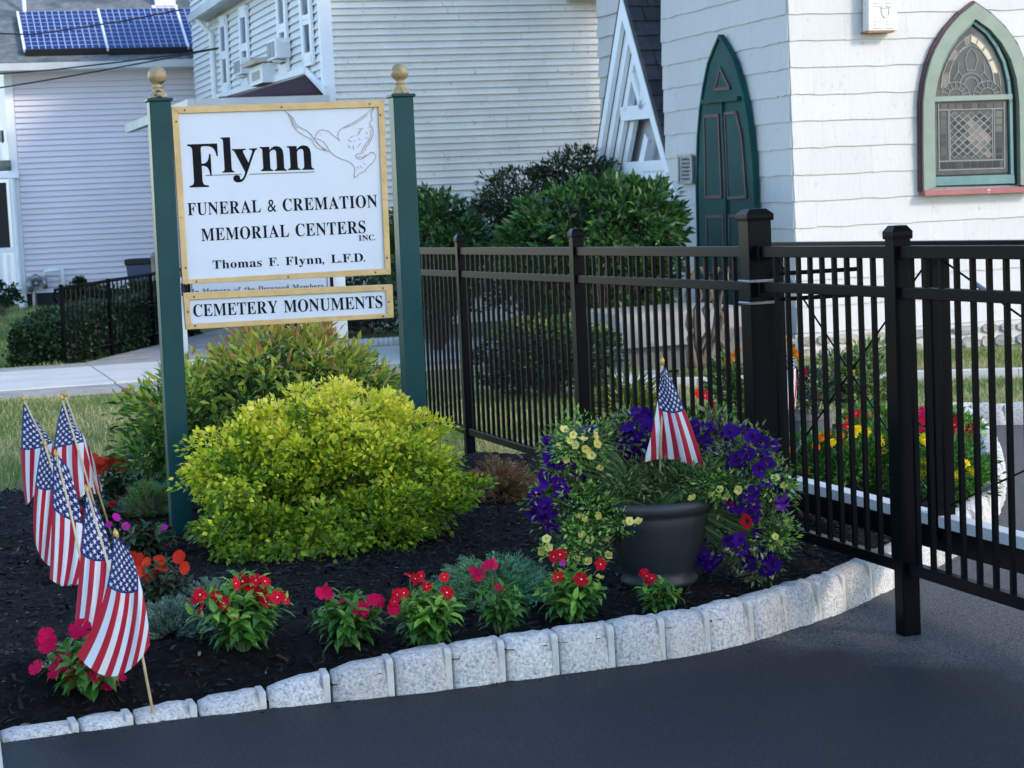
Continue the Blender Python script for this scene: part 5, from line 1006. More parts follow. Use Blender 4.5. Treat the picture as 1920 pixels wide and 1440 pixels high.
# ---------------------------------------------------------------- fences
random.seed(11)
FP = Vector((1.325, 6.78, 0))
def fs(px, py, off=0): return (pl(px, py, FP+U*off, U)-FP).dot(V)
def fz(s, z): return z-.012*s
def fpt(s, z, off=0): return FP+V*s+U*off+Z*fz(s, z)
picket = unitmesh(MB().box((0, 0, 0), (1, 0, 0), (0, 1, 0), (0, 0, 1)), M['black'])
def post(par, s, w_, top, off=0, cap=True, zb=-.1, nm='post'):
    c = FP+V*s+U*off; c = Vector((c.x, c.y, zb)); MB().cbox(c, U*w_, V*w_, Z*(top-zb)).build(nm, M['black'], par, bevel=.003)
    if cap:
        mb = MB(); e = w_*.58; c = Vector((c.x, c.y, top-.004)); q = lambda k, z: [c+U*a*k+V*b*k+Z*z for a, b in ((-1, -1), (1, -1), (1, 1), (-1, 1))]
        vs = q(e*.98, -.012)+q(e, .0)+q(e, .014)+q(e*.62, .034); mb.add(vs, [(0, 1, 5, 4), (1, 2, 6, 5), (2, 3, 7, 6), (3, 0, 4, 7), (4, 5, 9, 8), (5, 6, 10, 9), (6, 7, 11, 10), (7, 4, 8, 11), (8, 9, 13, 12), (9, 10, 14, 13), (10, 11, 15, 14), (11, 8, 12, 15), (12, 13, 14, 15), (3, 2, 1, 0)])
        mb.build('post_cap', M['black'], par)
ZT, ZB = 1.324, .212
def panel(par, s0, s1, off=0, g0=0, g1=0, sp=.0995, first=None):
    a0, a1 = s0+g0, s1-g1
    for z, h in ((ZT-.042, .042), (ZT-.042-.134, .038), (ZB, .04)):
        o = fpt(a0, z, off)-U*.017; MB().box(o, fpt(a1, z, off)-U*.017-o, U*.034, Z*h).build('rail', M['black'], par, bevel=.002)
    s = a0+(first if first is not None else sp*.6)
    while s < a1-.02:
        b = fpt(s, ZB+.02, off)-U*.008-V*.008; piece('picket', picket, par, b, U*.016, V*.016, Z*(ZT-.03-ZB-.02)); s += sp
sB = fs(1418, 520); s1 = fs(868, 560); s2 = fs(1085, 560); s3 = fs(1686, 560); sE = fs(779, 600)
f1 = thing('metal_fence', 'black metal picket fence receding from the big capped post towards the green sign post', 'fence', tuple(FP+V*s2))
post(f1, s1, .056, 1.305); post(f1, s2, .058, 1.345); post(f1, sB, .098, 1.425); post(f1, sE+.05, .056, 1.26)
panel(f1, sB+.05, s2-.03); panel(f1, s2+.03, s1-.03); panel(f1, s1+.03, sE)
f2 = thing('metal_fence', 'black metal fence panels in the right foreground standing on the asphalt', 'fence', tuple(FP+V*s3))
post(f2, s3, .064, 1.362); post(f2, s3-2.15, .064, 1.362)
panel(f2, s3+.034, sB-.05, g1=.035, first=.05); panel(f2, s3-2.11, s3-.034, first=.03)
# hinge straps and bolts on the big post
for z in (1.19, 1.105):
    c = fpt(sB, z); mb = MB(); q = [c+U*a+V*b for a, b in ((-.057, .04), (-.057, -.058), (.06, -.058))]; mb.tube(q, .006, 6); mb.build('u_bolt', M['steel'], f2)
for z in (1.292, 1.15):
    c = fpt(sB-.05, z-.02); MB().box(c-U*.028-V*.04, U*.056, V*.05, Z*.055).build('rail_bracket', M['black'], f2, bevel=.003)
f3 = thing('sliding_gate', 'black sliding gate frame with crossed cables and pale bottom track, behind the foreground fence', 'gate', tuple(FP+U*.36))
OF = .36; g0_, g1_ = fs(1450, 520, OF), fs(1756, 600, OF); gE = g1_-2.6
def gbar(a, b, z, h, m, nm, wd=.05): o = fpt(a, z, OF)-U*wd/2; MB().box(o, fpt(b, z, OF)-U*wd/2-o, U*wd, Z*h).build(nm, M[m], f3, bevel=.003)
gbar(g0_, gE, 1.275, .05, 'black', 'top_rail'); gbar(g0_, gE, .20, .085, 'black', 'bottom_rail'); 
M['track'] = mat('bright aluminium track', (.50, .52, .53), (.58, .6, .6), 6, .45)
gbar(g0_, gE, .288, .042, 'track', 'bottom_track', .07)
for s, w_ in ((g0_-.03, .05), (g1_, .075), (gE, .075)):
    b = FP+V*s+U*OF+Z*.24; MB().cbox(b, U*w_, V*w_, Z*(fz(s, 1.3)-.24)).build('upright', M['black'], f3, bevel=.003)
for (a, b) in ((g0_, g1_), (g1_, gE)):
    for z0, z1 in ((1.26, .36), (.36, 1.26)):
        mb = MB(); mb.tube([fpt(a-.04, z0, OF), fpt(b+.04, z1, OF)], .0042, 5); mb.build('brace_cable', M['black'], f3)
        mb = MB(); mid = fpt(a-.04, z0, OF).lerp(fpt(b+.04, z1, OF), .09); mb.tube([mid, fpt(a-.04, z0, OF).lerp(fpt(b+.04, z1, OF), .14)], .009, 6); mb.build('turnbuckle', M['steel'], f3)
for z in (1.215, 1.115):
    mb = MB(); a = fpt(sB-.09, z, .05); mb.tube([a, a+U*.34], .009, 6); mb.build('roller_arm', M['black'], f3)
# round patch where the post was set into the asphalt
pc = fpt(s3, 0); mb = MB()
ringp = []
for k in range(48):
    a = 2*PI*k/48; r = .30*(1+.10*mn.noise(Vector((math.cos(a)*1.7, math.sin(a)*1.7, 9)))); ringp.append((pc.x+.06+r*math.cos(a), pc.y-.03+r*.8*math.sin(a)))
for k in range(8, 48):
    if 22 < k < 27: continue
    x, y = ringp[k]; x2, y2 = ringp[(k+1) % 48]; m_ = .005*random.uniform(.2, 1.3)
    if random.random() < .3 or k < 20: continue
    mb.box(Vector((x, y, -.004)), Vector((x2-x, y2-y, 0)), Vector((m_, m_, 0)), Z*.0015)
mb.build('asphalt_patch_seam', M['dark'], kind='structure')
n = 380; a = rng.random(n)*2*PI; rr = .3+.5*rng.random(n)**2; P = np.stack([pc.x+.05+rr*np.cos(a), pc.y+rr*np.sin(a), np.full(n, -.001)], 1)
P = P[[not inside(p[0], p[1], [(q.x, q.y) for q in bedpoly]) for p in P]]; n = len(P)
cloud('asphalt_crumbs', P, rng.normal(size=(n, 3))*(1, 1, .1), np.array([[0, 0, 1.]]*n), .003+.005*rng.random(n), (np.array([(0, -.4, 0), (0, .4, 0), (1, .1, 0), (.5, 0, .5)], float), [(0, 3, 1), (1, 3, 2), (0, 2, 3)]), [mat('asphalt crumb', (.05, .05, .055), rnd=.4, rough=.8)], np.zeros(n), kind='stuff')

# ---------------------------------------------------------------- flags
def flagmat():
    x = N('flag cloth'); uv = x.n('UVMap'); s = x.n('SeparateXYZ', {0: uv.outputs[0]}); u, v = s.outputs[0], s.outputs[1]
    fr = x.math('FRACT', x.math('MULTIPLY', v, 6.5)); white = x.math('GREATER_THAN', fr, .5)
    col = x.mix(white, (.48, .006, .03), (.80, .81, .83))
    a = x.math('MULTIPLY', u, 30.0); b = x.math('MULTIPLY', v, 18.571)
    p = x.math('ROUND', x.math('MULTIPLY', x.math('ADD', a, b), .5)); q = x.math('ROUND', x.math('MULTIPLY', x.math('SUBTRACT', a, b), .5))
    lx = x.math('SUBTRACT', a, x.math('ADD', p, q)); ly = x.math('SUBTRACT', x.math('SUBTRACT', p, q), b)
    ang = x.math('ARCTAN2', lx, ly); r = x.math('SQRT', x.math('ADD', x.math('MULTIPLY', lx, lx), x.math('MULTIPLY', ly, ly)))
    k = x.math('SUBTRACT', x.math('FLOORED_MODULO', x.math('ADD', ang, PI/5), 2*PI/5), PI/5); k = x.math('ABSOLUTE', k)
    Ro, ri = .66, .27; nx_, ny_ = ri*math.sin(PI/5), Ro-ri*math.cos(PI/5); cc = Ro*nx_
    d = x.math('ADD', x.math('MULTIPLY', x.math('MULTIPLY', r, x.math('COSINE', k)), nx_), x.math('MULTIPLY', x.math('MULTIPLY', r, x.math('SINE', k)), ny_))
    star = x.math('LESS_THAN', d, cc)
    edge = x.math('MULTIPLY', x.math('MULTIPLY', x.math('GREATER_THAN', a, .4), x.math('LESS_THAN', a, 11.6)), x.math('LESS_THAN', b, 9.6)); star = x.math('MULTIPLY', star, x.math('MULTIPLY', edge, x.math('GREATER_THAN', b, .4)))
    can = x.mix(star, (.012, .018, .13), (.80, .81, .84))
    inc = x.math('MULTIPLY', x.math('LESS_THAN', u, .4), x.math('LESS_THAN', v, .5385)); col = x.mix(inc, col, can)
    x.link(col, x.b.inputs['Base Color']); x.b.inputs['Roughness'].default_value = .75; x.b.inputs['Sheen Weight'].default_value = .2
    x.bump(x.noise(26, x.pos((1, 1, .5)), 3, .55), .5, .012)
    tr = x.n('BsdfTranslucent', {'Color': col}); m = x.n('MixShader', {0: .38, 1: x.b.outputs[0], 2: tr.outputs[0]}); x.link(m.outputs[0], x.out.inputs[0]); return x.m
M['flag'] = flagmat(); M['pole'] = mat('wood dowel', (.50, .37, .2), (.62, .48, .3), 30, .5); M['spear'] = mat('gold spear tip', (.55, .36, .1), (.45, .28, .06), 30, .35, met=.3)
def flag(label, top, base, Yt, Bp, H, Md, Fl, Yo=0.0, amp=.017, waves=1.9, ph=0., vr=(.36, .6), spread=.04, front=False):
    t = dp(top[0], top[1], Yt); fl = thing('flag', label, 'flag', tuple(Bp), 'small hand flags on sticks')
    d = (Bp-t); mb = MB(); mb.tube([Bp+Vector((0, 0, -.03)), Bp.lerp(t, .5)+Vector((.003, 0, .0)), t-d.normalized()*-.03], .0045, 7); mb.build('stick', M['pole'], fl, smooth=True)
    ax = (-d).normalized(); q = [t+d.normalized()*.032, t+d.normalized()*.03, t+d.normalized()*.022, t+d.normalized()*.015, t]
    mb = MB(); mb.tube(q, [.0045, .008, .0075, .0085, .001], 8); mb.build('spear_tip', M['spear'], fl, smooth=True)
    K = [H, Md, Fl]; nu, nv = 34, 26; vs = []; uvs = []
    lag = lambda a, p0, p1, p2: p0*(2*(a-.5)*(a-1))+p1*(-4*a*(a-1))+p2*(2*a*(a-.5))
    for i in range(nu+1):
        u = i/nu
        for j in range(nv+1):
            v = j/nv
            xs = [lag(v, *[np.array(K[r][c], float) for c in range(3)]) for r in range(3)]
            px, py = lag(u, *xs)
            Y = Yt+(Bp.y-Yt)*u*.6+Yo + (amp*math.sin(v*waves*2*PI+ph+u*1.3)+amp*.45*math.sin(v*waves*4.6*PI+ph*2+u*3)+amp*.35*math.sin(u*9+v*6+ph*3))*(.25+.75*u) + spread*(v-.5)**2
            vs.append(dp(px, py, Y)); uvs.append((u, v*(vr[0]+(vr[1]-vr[0])*u)))
    f = [(i*(nv+1)+j, i*(nv+1)+j+1, (i+1)*(nv+1)+j+1, (i+1)*(nv+1)+j) for i in range(nu) for j in range(nv)]
    me = bpy.data.meshes.new('cloth'); ro = Vector(fl.location); me.from_pydata([p-ro for p in vs], [], f); me.materials.append(M['flag'])
    ul = me.uv_layers.new(name='UVMap'); 
    for lp_ in me.loops: ul.data[lp_.index].uv = uvs[lp_.vertex_index]
    me.polygons.foreach_set('use_smooth', [True]*len(f)); o = bpy.data.objects.new('cloth', me); COL.objects.link(o); o.parent = fl; return fl
flag('flag farthest left, its stick leaning over the grass', (40, 739), None, 8.9, gb(170, 1015), [(44, 757), (58, 772), (76, 800)], [(40, 862), (66, 858), (100, 838)], [(49, 948), (66, 925), (96, 872)], ph=.5)
flag('flag right of the farthest left one, in front of the red orange flowers', (113, 737), None, 8.7, gb(200, 1020), [(116, 758), (126, 772), (140, 795)], [(100, 858), (126, 852), (160, 840)], [(116, 912), (142, 935), (176, 908)], ph=2)
flag('half hidden flag with a dark drooping back, beside the red orange flowers', (119, 731), None, 8.85, gb(212, 1000), [(120, 755), (132, 770), (146, 800)], [(125, 855), (150, 852), (170, 846)], [(150, 905), (172, 925), (192, 920)], .03, ph=3, vr=(.5, .9))
flag('middle left flag tucked behind the one with the widest blue field', (81, 822), None, 8.2, gb(150, 1060), [(78, 832), (88, 842), (100, 860)], [(64, 930), (86, 940), (112, 930)], [(64, 1010), (82, 1052), (108, 1064)], ph=1.2)
flag('middle flag of the row with broad blue star field and long diagonal stripes', (103, 842), None, 7.8, gb(165, 1105), [(100, 848), (113, 858), (130, 880)], [(97, 975), (122, 995), (156, 1005)], [(93, 1085), (118, 1100), (144, 1108)], ph=2.4, amp=.014, waves=1.4)
flag('second flag from the front, its cloth tip touching the magenta flowers', (160, 908), None, 7.0, gb(238, 1195), [(161, 924), (171, 936), (186, 960)], [(149, 1065), (178, 1078), (214, 1068)], [(138, 1196), (168, 1190), (206, 1160)], ph=.4, amp=.02, waves=1.6)
flag('nearest flag of the row, its stick planted by the stone kerb', (215, 990), None, 6.05, gb(290, 1310), [(212, 1004), (226, 1014), (244, 1034)], [(194, 1122), (234, 1138), (270, 1122)], [(144, 1228), (215, 1268), (281, 1210)], -.02, ph=1.7, amp=.02, waves=1.5, vr=(.44, .85))
flag('flag standing in the big planter among purple petunias', (1242, 668), None, 7.16, dp(1236, 905, 7.18), [(1248, 688), (1243, 694), (1238, 700)], [(1292, 788), (1262, 792), (1228, 782)], [(1325, 888), (1262, 862), (1206, 868)], -.015, ph=1, amp=.024, waves=1.4, vr=(.42, .8))
flag('flag in the grey pot behind the fence, partly hidden by pickets', (1474, 628), None, 9.6, dp(1485, 790, 9.6), [(1475, 640), (1479, 648), (1484, 658)], [(1472, 705), (1482, 706), (1493, 700)], [(1474, 764), (1483, 768), (1492, 760)], ph=1)

# ---------------------------------------------------------------- flowers
def flowermesh(name, m, eye, r_in=.09, cup=.10, w_=.60, notch=.12):
    mb = MB(); v = [(0, 0, -.05)]; f = []
    for k in range(5):
        a = 2*PI*k/5; b = len(v)
        for rr, da, zz_ in ((.45, -.6, .02), (.45, .6, .02), (.98, -w_*.85, cup), (.92, w_*.85, cup*.4), (1.08-notch, 0, cup*.9), (.5, 0, -.01)):
            v.append((rr*math.cos(a+da), rr*math.sin(a+da), zz_))
        f += [(0, b+5, b), (0, b+1, b+5), (b, b+5, b+4, b+2), (b+5, b+1, b+3, b+4)]
    mb.add(v, f); mb.cur = 1
    mb.add([(r_in*math.cos(t*PI/3), r_in*math.sin(t*PI/3), .03) for t in range(6)]+[(0, 0, .05)], [(t, (t+1) % 6, 6) for t in range(6)])
    me = bpy.data.meshes.new(name); me.from_pydata(mb.v, [], mb.f); me.materials.append(m); me.materials.append(eye)
    me.polygons.foreach_set('material_index', mb.mi); return me
def trumpet(name, m, eye, deep=.9, ruff=.12, n=15):
    v = []; f = []; mi = []; rings = [(1.0, .0), (.72, -.02), (.32, -.22), (.15, -.55), (.08, -deep)]
    for i, (r, z) in enumerate(rings):
        for k in range(n):
            a = 2*PI*k/n; rr = r*(1+(.10*math.cos(5*a) if i < 2 else 0)); v.append((rr*math.cos(a), rr*math.sin(a), z+(ruff*math.cos(10*a+1)*.6+ruff*math.cos(5*a) if i == 0 else 0)))
    for i in range(len(rings)-1):
        for k in range(n): f.append((i*n+k, i*n+(k+1) % n, (i+1)*n+(k+1) % n, (i+1)*n+k)); mi.append(1 if i == 2 else 0)
    me = bpy.data.meshes.new(name); me.from_pydata(v, [], f); me.materials.append(m); me.materials.append(eye); me.polygons.foreach_set('material_index', mi)
    me.polygons.foreach_set('use_smooth', [True]*len(f)); return me
def ruffle(name, m):
    v = []; f = []; r2 = random.Random(4)
    for ring, (r, z, n) in enumerate(((1, 0, 11), (.78, .22, 10), (.5, .4, 8), (.25, .5, 5))):
        for k in range(n):
            a = 2*PI*k/n+ring*.4; b = len(v); da = PI/n*1.25; t = r2.uniform(-.08, .08)
            v += [(0, 0, z*.5), (r*.7*math.cos(a-da), r*.7*math.sin(a-da), z+.05), (r*1.02*math.cos(a), r*1.02*math.sin(a), z+t+.08), (r*.7*math.cos(a+da), r*.7*math.sin(a+da), z-.02)]
            f += [(b, b+1, b+2), (b, b+2, b+3)]
    me = bpy.data.meshes.new(name); me.from_pydata(v, [], f); me.materials.append(m); return me
def petal(name, c, c2=None): return leafmat(name, c, .7, .3, .12, c2, .12)
wht = mat('flower eye white', (.8, .75, .75)); yel = mat('flower eye yellow', (.75, .5, .05)); drk = mat('flower throat', (.02, .002, .06))
vm_ = {'red': flowermesh('flower', petal('vinca red', (.50, .003, .014), (.60, .006, .022)), wht, .10), 'mag': flowermesh('flower', petal('vinca magenta', (.46, .001, .05), (.56, .003, .07)), mat('flower eye dark', (.25, .002, .04)), .1),
       'ora': flowermesh('flower', petal('impatiens orange red', (.55, .02, .01), (.62, .05, .02)), mat('eye orange', (.6, .02, .02)), .08, .2, .75), 'pink': flowermesh('flower', petal('impatiens violet pink', (.50, .02, .36)), drk, .08, .15, .75),
       'pur': trumpet('flower', petal('petunia purple', (.028, .002, .12), (.055, .004, .21)), drk), 'vio': trumpet('flower', petal('petunia violet', (.22, .03, .50)), drk),
       'yelt': trumpet('flower', petal('calibrachoa yellow', (.66, .58, .13), (.76, .68, .25)), yel, 1.1), 'redt': trumpet('flower', petal('petunia red', (.45, .01, .015)), drk),
       'gold': ruffle('flower', petal('marigold yellow', (.80, .58, .01), (.88, .66, .03))), 'oran': ruffle('flower', petal('marigold orange', (.75, .22, .01)))}
def put_flower(root, kind, P, r, face=None, tilt=.5):
    d = (EYE-P).normalized()*.75+Vector((random.uniform(-1, 1)*tilt, random.uniform(-1, 1)*tilt, .45+random.uniform(-1, 1)*tilt))
    if face is not None: d = face
    q = d.normalized().to_track_quat('Z', 'Y').to_matrix().to_4x4() @ Matrix.Rotation(random.random()*6.28, 4, 'Z')
    s = r*random.uniform(.88, 1.1); return link('flower', vm_[kind], root, Matrix.Translation(P) @ q @ Matrix.Diagonal((s, s*random.uniform(.8, 1), s, 1)))
vl = [leafmat('vinca leaf dark', (.04, .13, .022), .32, .35), leafmat('vinca leaf', (.09, .23, .035), .32, .35), leafmat('vinca leaf light', (.22, .40, .055), .35, .35)]
vd = [leafmat('impatiens leaf dark', (.014, .038, .02), .35, .2), leafmat('impatiens leaf bronze', (.045, .04, .022), .35, .2), leafmat('impatiens leaf', (.03, .075, .025), .35, .25)]
stemm = mat('green stem', (.07, .12, .04), rough=.6)
LS = [leafshape(.17, .16, 'A')[0], leafshape(.2, .3, 'A')[0], leafshape(.15, .02, 'A')[0]]
def annual(name, label, cat, bpx, bpy_, w_px, h_px, flowers, mats, L=.05, nst=13, pairs=7, group=None, wl=.215, droop=.2, seed=0, rf=None, fl_stem=True):
    random.seed(seed+100); B = gb(bpx, bpy_); sc = B.y/FOC; root = thing(name, label, cat, tuple(B), group)
    W2, Hh = w_px*sc/2, h_px*sc; mb = MB(); ms_ = []
    for m in mats:
        for v in (leafshape(wl, .16, 'A'), leafshape(wl*1.15, .34, 'A')):
            me = bpy.data.meshes.new('leaf'); me.from_pydata([tuple(q) for q in v[0]], [], v[1]); me.materials.append(m); ms_.append(me)
    tips = []
    for k in range(nst):
        a = 2*PI*(k*.382)+random.uniform(-.2, .2); rr = ((k+.5)/nst)**.55
        T = B+Vector((math.cos(a)*rr*W2*1.04, math.sin(a)*rr*W2*.8, Hh*(1-.42*rr**2.2)*random.uniform(.78, .95)-.01)); tips.append(T)
        Mi = B.lerp(T, .5)+Vector((0, 0, Hh*.12)); S0 = B+Vector((math.cos(a)*.012, math.sin(a)*.012, -.01))
        mb.tube([S0, Mi, T], [.0035, .003, .0015], 5, False)
        for j in range(pairs):
            t = .18+.82*(j+.5)/pairs; c = (1-t)**2*S0+2*t*(1-t)*Mi+t*t*T; ax = ((Mi-S0)*(1-t)+(T-Mi)*t).normalized()
            ph = j*PI/2+random.uniform(-.4, .4)+a; e1 = ax.orthogonal().normalized(); e2 = ax.cross(e1)
            for sgn in (0, PI):
                d = (e1*math.cos(ph+sgn)+e2*math.sin(ph+sgn))+ax*(.25+.7*t**3)+Vector((0, 0, -droop+.25*t)); d += Vector([random.uniform(-.25, .25) for _ in range(3)]); d.normalize()
                nn = (ax+Vector((0, 0, .6))); nn = (nn-d*nn.dot(d)).normalized(); b_ = nn.cross(d); s = L*1.36*random.uniform(.7, 1.15)*(1-.35*t**4)
                if c.z+d.z*s < B.z-.005: continue
                mi_ = min(len(mats)-1, int(len(mats)*(t*.8+random.uniform(-.25, .3)))) if random.random() < .9 else 0; mi_ = max(0, mi_)
                Mx = Matrix(((d.x*s, b_.x*s, nn.x*s, c.x), (d.y*s, b_.y*s, nn.y*s, c.y), (d.z*s, b_.z*s, nn.z*s, c.z), (0, 0, 0, 1)))
                link('leaf', ms_[mi_*2+random.randint(0, 1)], root, Mx)
    for fx, fy, kind, r in flowers:
        P = dp(fx, fy, B.y-W2*random.uniform(.1, .6)); put_flower(root, kind, P, r*sc*random.uniform(.92, 1.18), tilt=.75)
        n_ = min(tips, key=lambda t: (t-P).length)
        if fl_stem: mb.tube([P-Vector((0, -.008, .008)), P.lerp(n_, .5), n_], .0014, 4, False)
    mb.build('stems', stemm, root); return root
G1 = 'vinca plants along the granite kerb'
fl = lambda s, k, r=17: [(x, y, k, r) for x, y in s]
annual('vinca_plant', 'magenta flowered plant at the bottom left under the nearest flag', 'flower', 165, 1322, 170, 120, fl([(88, 1195), (68, 1252), (103, 1257), (133, 1255), (163, 1240), (207, 1281), (150, 1180), (192, 1175), (120, 1240), (90, 1212), (78, 1206), (178, 1262), (222, 1268), (140, 1272)], 'mag', 20), vl[:2]+[vl[1]], .052, 20, 8, G1, seed=1)
annual('vinca_plant', 'largest red flowered plant with many small blooms, right of the nearest flag', 'flower', 460, 1268, 185, 165, fl([(442, 1094), (455, 1090), (480, 1088), (497, 1090), (368, 1123), (377, 1142), (405, 1118), (420, 1131), (437, 1154), (498, 1128), (490, 1112), (375, 1115), (535, 1125), (470, 1098), (520, 1120)], 'red', 14), vl, .054, 26, 9, G1, seed=2)
annual('vinca_plant', 'three magenta bloomed plant between the largest red one and the next red one', 'flower', 658, 1232, 135, 115, fl([(600, 1113), (614, 1112), (606, 1105), (668, 1144), (682, 1140), (640, 1128), (675, 1152), (700, 1125), (712, 1128), (660, 1150)], 'mag', 15), vl[:2]+[vl[1]], .052, 18, 7, G1, seed=3)
annual('vinca_plant', 'red flowered plant with pale glossy leaves, left of the spreading blue green juniper', 'flower', 803, 1214, 130, 130, fl([(768, 1080), (790, 1080), (833, 1082), (800, 1100), (745, 1115), (738, 1140), (757, 1112), (740, 1128), (779, 1085)], 'red', 12)+fl([(838, 1111)], 'red', 14)+fl([(738, 1142)], 'mag', 13), vl, .05, 20, 8, G1, seed=4)
annual('vinca_plant', 'thin plant with two magenta blooms standing in front of the spreading juniper', 'flower', 940, 1190, 100, 120, fl([(890, 1072), (905, 1070), (925, 1058), (897, 1078), (935, 1102), (915, 1060)], 'mag', 14), vl[:2], .045, 11, 6, G1, seed=5)
annual('vinca_plant', 'red and pink flowered plant left of the planter under the yellow trailing flowers', 'flower', 1075, 1168, 130, 115, fl([(1090, 1086), (1038, 1044), (1046, 1082), (1126, 1058), (1050, 1040)], 'red', 15)+fl([(1055, 1056)], 'pink', 8), vl, .047, 18, 8, G1, seed=6)
annual('vinca_plant', 'smallest red flowered plant directly in front of the planter', 'flower', 1235, 1145, 82, 75, fl([(1212, 1080), (1218, 1088), (1208, 1075), (1222, 1084)], 'red', 11), vl, .04, 9, 6, G1, seed=7)
G2 = 'impatiens plants left of the yellow green bush'
annual('impatiens_plant', 'orange red impatiens with dark leaves in front of the left sign post', 'flower', 303, 1128, 115, 90, fl([(258, 1050), (275, 1055), (268, 1060), (300, 1050), (303, 1065), (342, 1058), (345, 1065), (284, 1080), (262, 1073), (250, 1045), (335, 1045)], 'ora', 14), vd, .04, 14, 7, G2, .22, seed=8)
annual('impatiens_plant', 'violet pink impatiens with dark leaves beside the left sign post foot', 'flower', 270, 1040, 130, 70, fl([(204, 984), (218, 970), (236, 987), (306, 990), (318, 1021)], 'pink', 9), vd, .055, 15, 6, G2, .24, seed=9)
annual('impatiens_plant', 'orange red impatiens farthest back behind the flags', 'flower', 215, 935, 110, 75, fl([(175, 862), (190, 865), (205, 868), (198, 875), (215, 862), (232, 870), (180, 880), (186, 872), (225, 876), (208, 858)], 'ora', 13), vd, .05, 14, 6, G2, .24, seed=10)
annual('impatiens_plant', 'dark leaved flowering plant with a few red blooms hidden behind the middle flags', 'flower', 205, 985, 90, 60, fl([(152, 965), (195, 955), (210, 945), (148, 955)], 'redt', 9), vd, .05, 12, 5, G2, .24, seed=11)
es_ = bpy.data.objects.new('kerb_return', None); COL.objects.link(es_); props(es_, kind='structure')
for k in range(4):
    a_, b_2 = gp(-4+3.5*k, 1382+32*k), gp(-.5+3.5*k, 1412+32*k); d_ = b_2-a_; MB().box(a_-Vector((.12, 0, .03)), Vector((.125, 0, 0)), d_*.97, Z*.06).build('kerb_slab', M['walk'], es_, bevel=.006)
# ---------------------------------------------------------------- shrubs in the bed
def bedbush(name, label, cat, bpx, bpy_, lob, nc, per, cr, size, mats, group=None, **kw):
    B = gb(bpx, bpy_); c = lobes_px(lob); B = Vector((c[0][0][0], c[0][0][1], bedz(c[0][0][0], c[0][0][1])))
    root = thing(name, label, cat, tuple(B), group); bush(root, c, nc, per, cr, size, mats, floor=B.z-.01, smat=M['bark'], **kw); return root
gy = [leafmat('spirea deep', (.12, .22, .018), .4, .45), leafmat('spirea green', (.34, .45, .03), .4, .45), leafmat('spirea lime', (.68, .65, .05), .4, .45), leafmat('spirea yellow', (.86, .74, .08), .4, .45), leafmat('spirea gold tip', (.90, .70, .17), .45, .45)]
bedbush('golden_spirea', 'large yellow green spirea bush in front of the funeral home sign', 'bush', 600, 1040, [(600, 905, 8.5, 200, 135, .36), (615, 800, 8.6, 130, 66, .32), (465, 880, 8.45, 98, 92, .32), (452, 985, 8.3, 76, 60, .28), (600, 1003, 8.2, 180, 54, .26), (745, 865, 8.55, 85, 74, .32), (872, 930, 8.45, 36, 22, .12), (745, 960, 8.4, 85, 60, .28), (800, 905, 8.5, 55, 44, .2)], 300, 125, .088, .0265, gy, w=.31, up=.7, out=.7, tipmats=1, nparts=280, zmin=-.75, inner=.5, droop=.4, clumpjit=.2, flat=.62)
sp2 = [leafmat('spirea shade', (.04, .10, .022), .45), leafmat('spirea mid', (.11, .21, .03), .45), leafmat('spirea olive', (.32, .39, .055), .45), leafmat('spirea pale', (.54, .52, .10), .45), leafmat('spirea red tip', (.52, .22, .10), .5)]
bedbush('tall_spirea', 'taller olive green spirea with reddish shoot tips, behind the left sign post', 'bush', 480, 880, [(510, 760, 10.2, 180, 110, .45), (540, 700, 10.3, 130, 70, .4), (330, 790, 10.1, 75, 85, .35), (640, 760, 10.3, 85, 85, .35), (420, 850, 10.1, 150, 70, .4), (700, 740, 10.3, 35, 40, .2), (300, 850, 10.0, 55, 55, .3)], 300, 40, .10, .055, sp2, w=.17, up=.5, out=.75, tipmats=1, zmin=-.6, inner=.45, nparts=150, flat=1.1, clumpjit=.16)
jun = [leafmat('juniper dark', (.03, .12, .05)), leafmat('juniper', (.08, .29, .14)), leafmat('juniper pale', (.19, .46, .27))]
bl = [leafmat('blue juniper dark', (.04, .11, .10)), leafmat('blue juniper', (.11, .24, .21)), leafmat('blue juniper pale', (.24, .40, .36))]
ru = [leafmat('rusty heather dark', (.14, .06, .03)), leafmat('rusty heather', (.42, .15, .07)), leafmat('rusty heather green', (.11, .13, .035)), leafmat('rusty pale', (.58, .26, .14))]
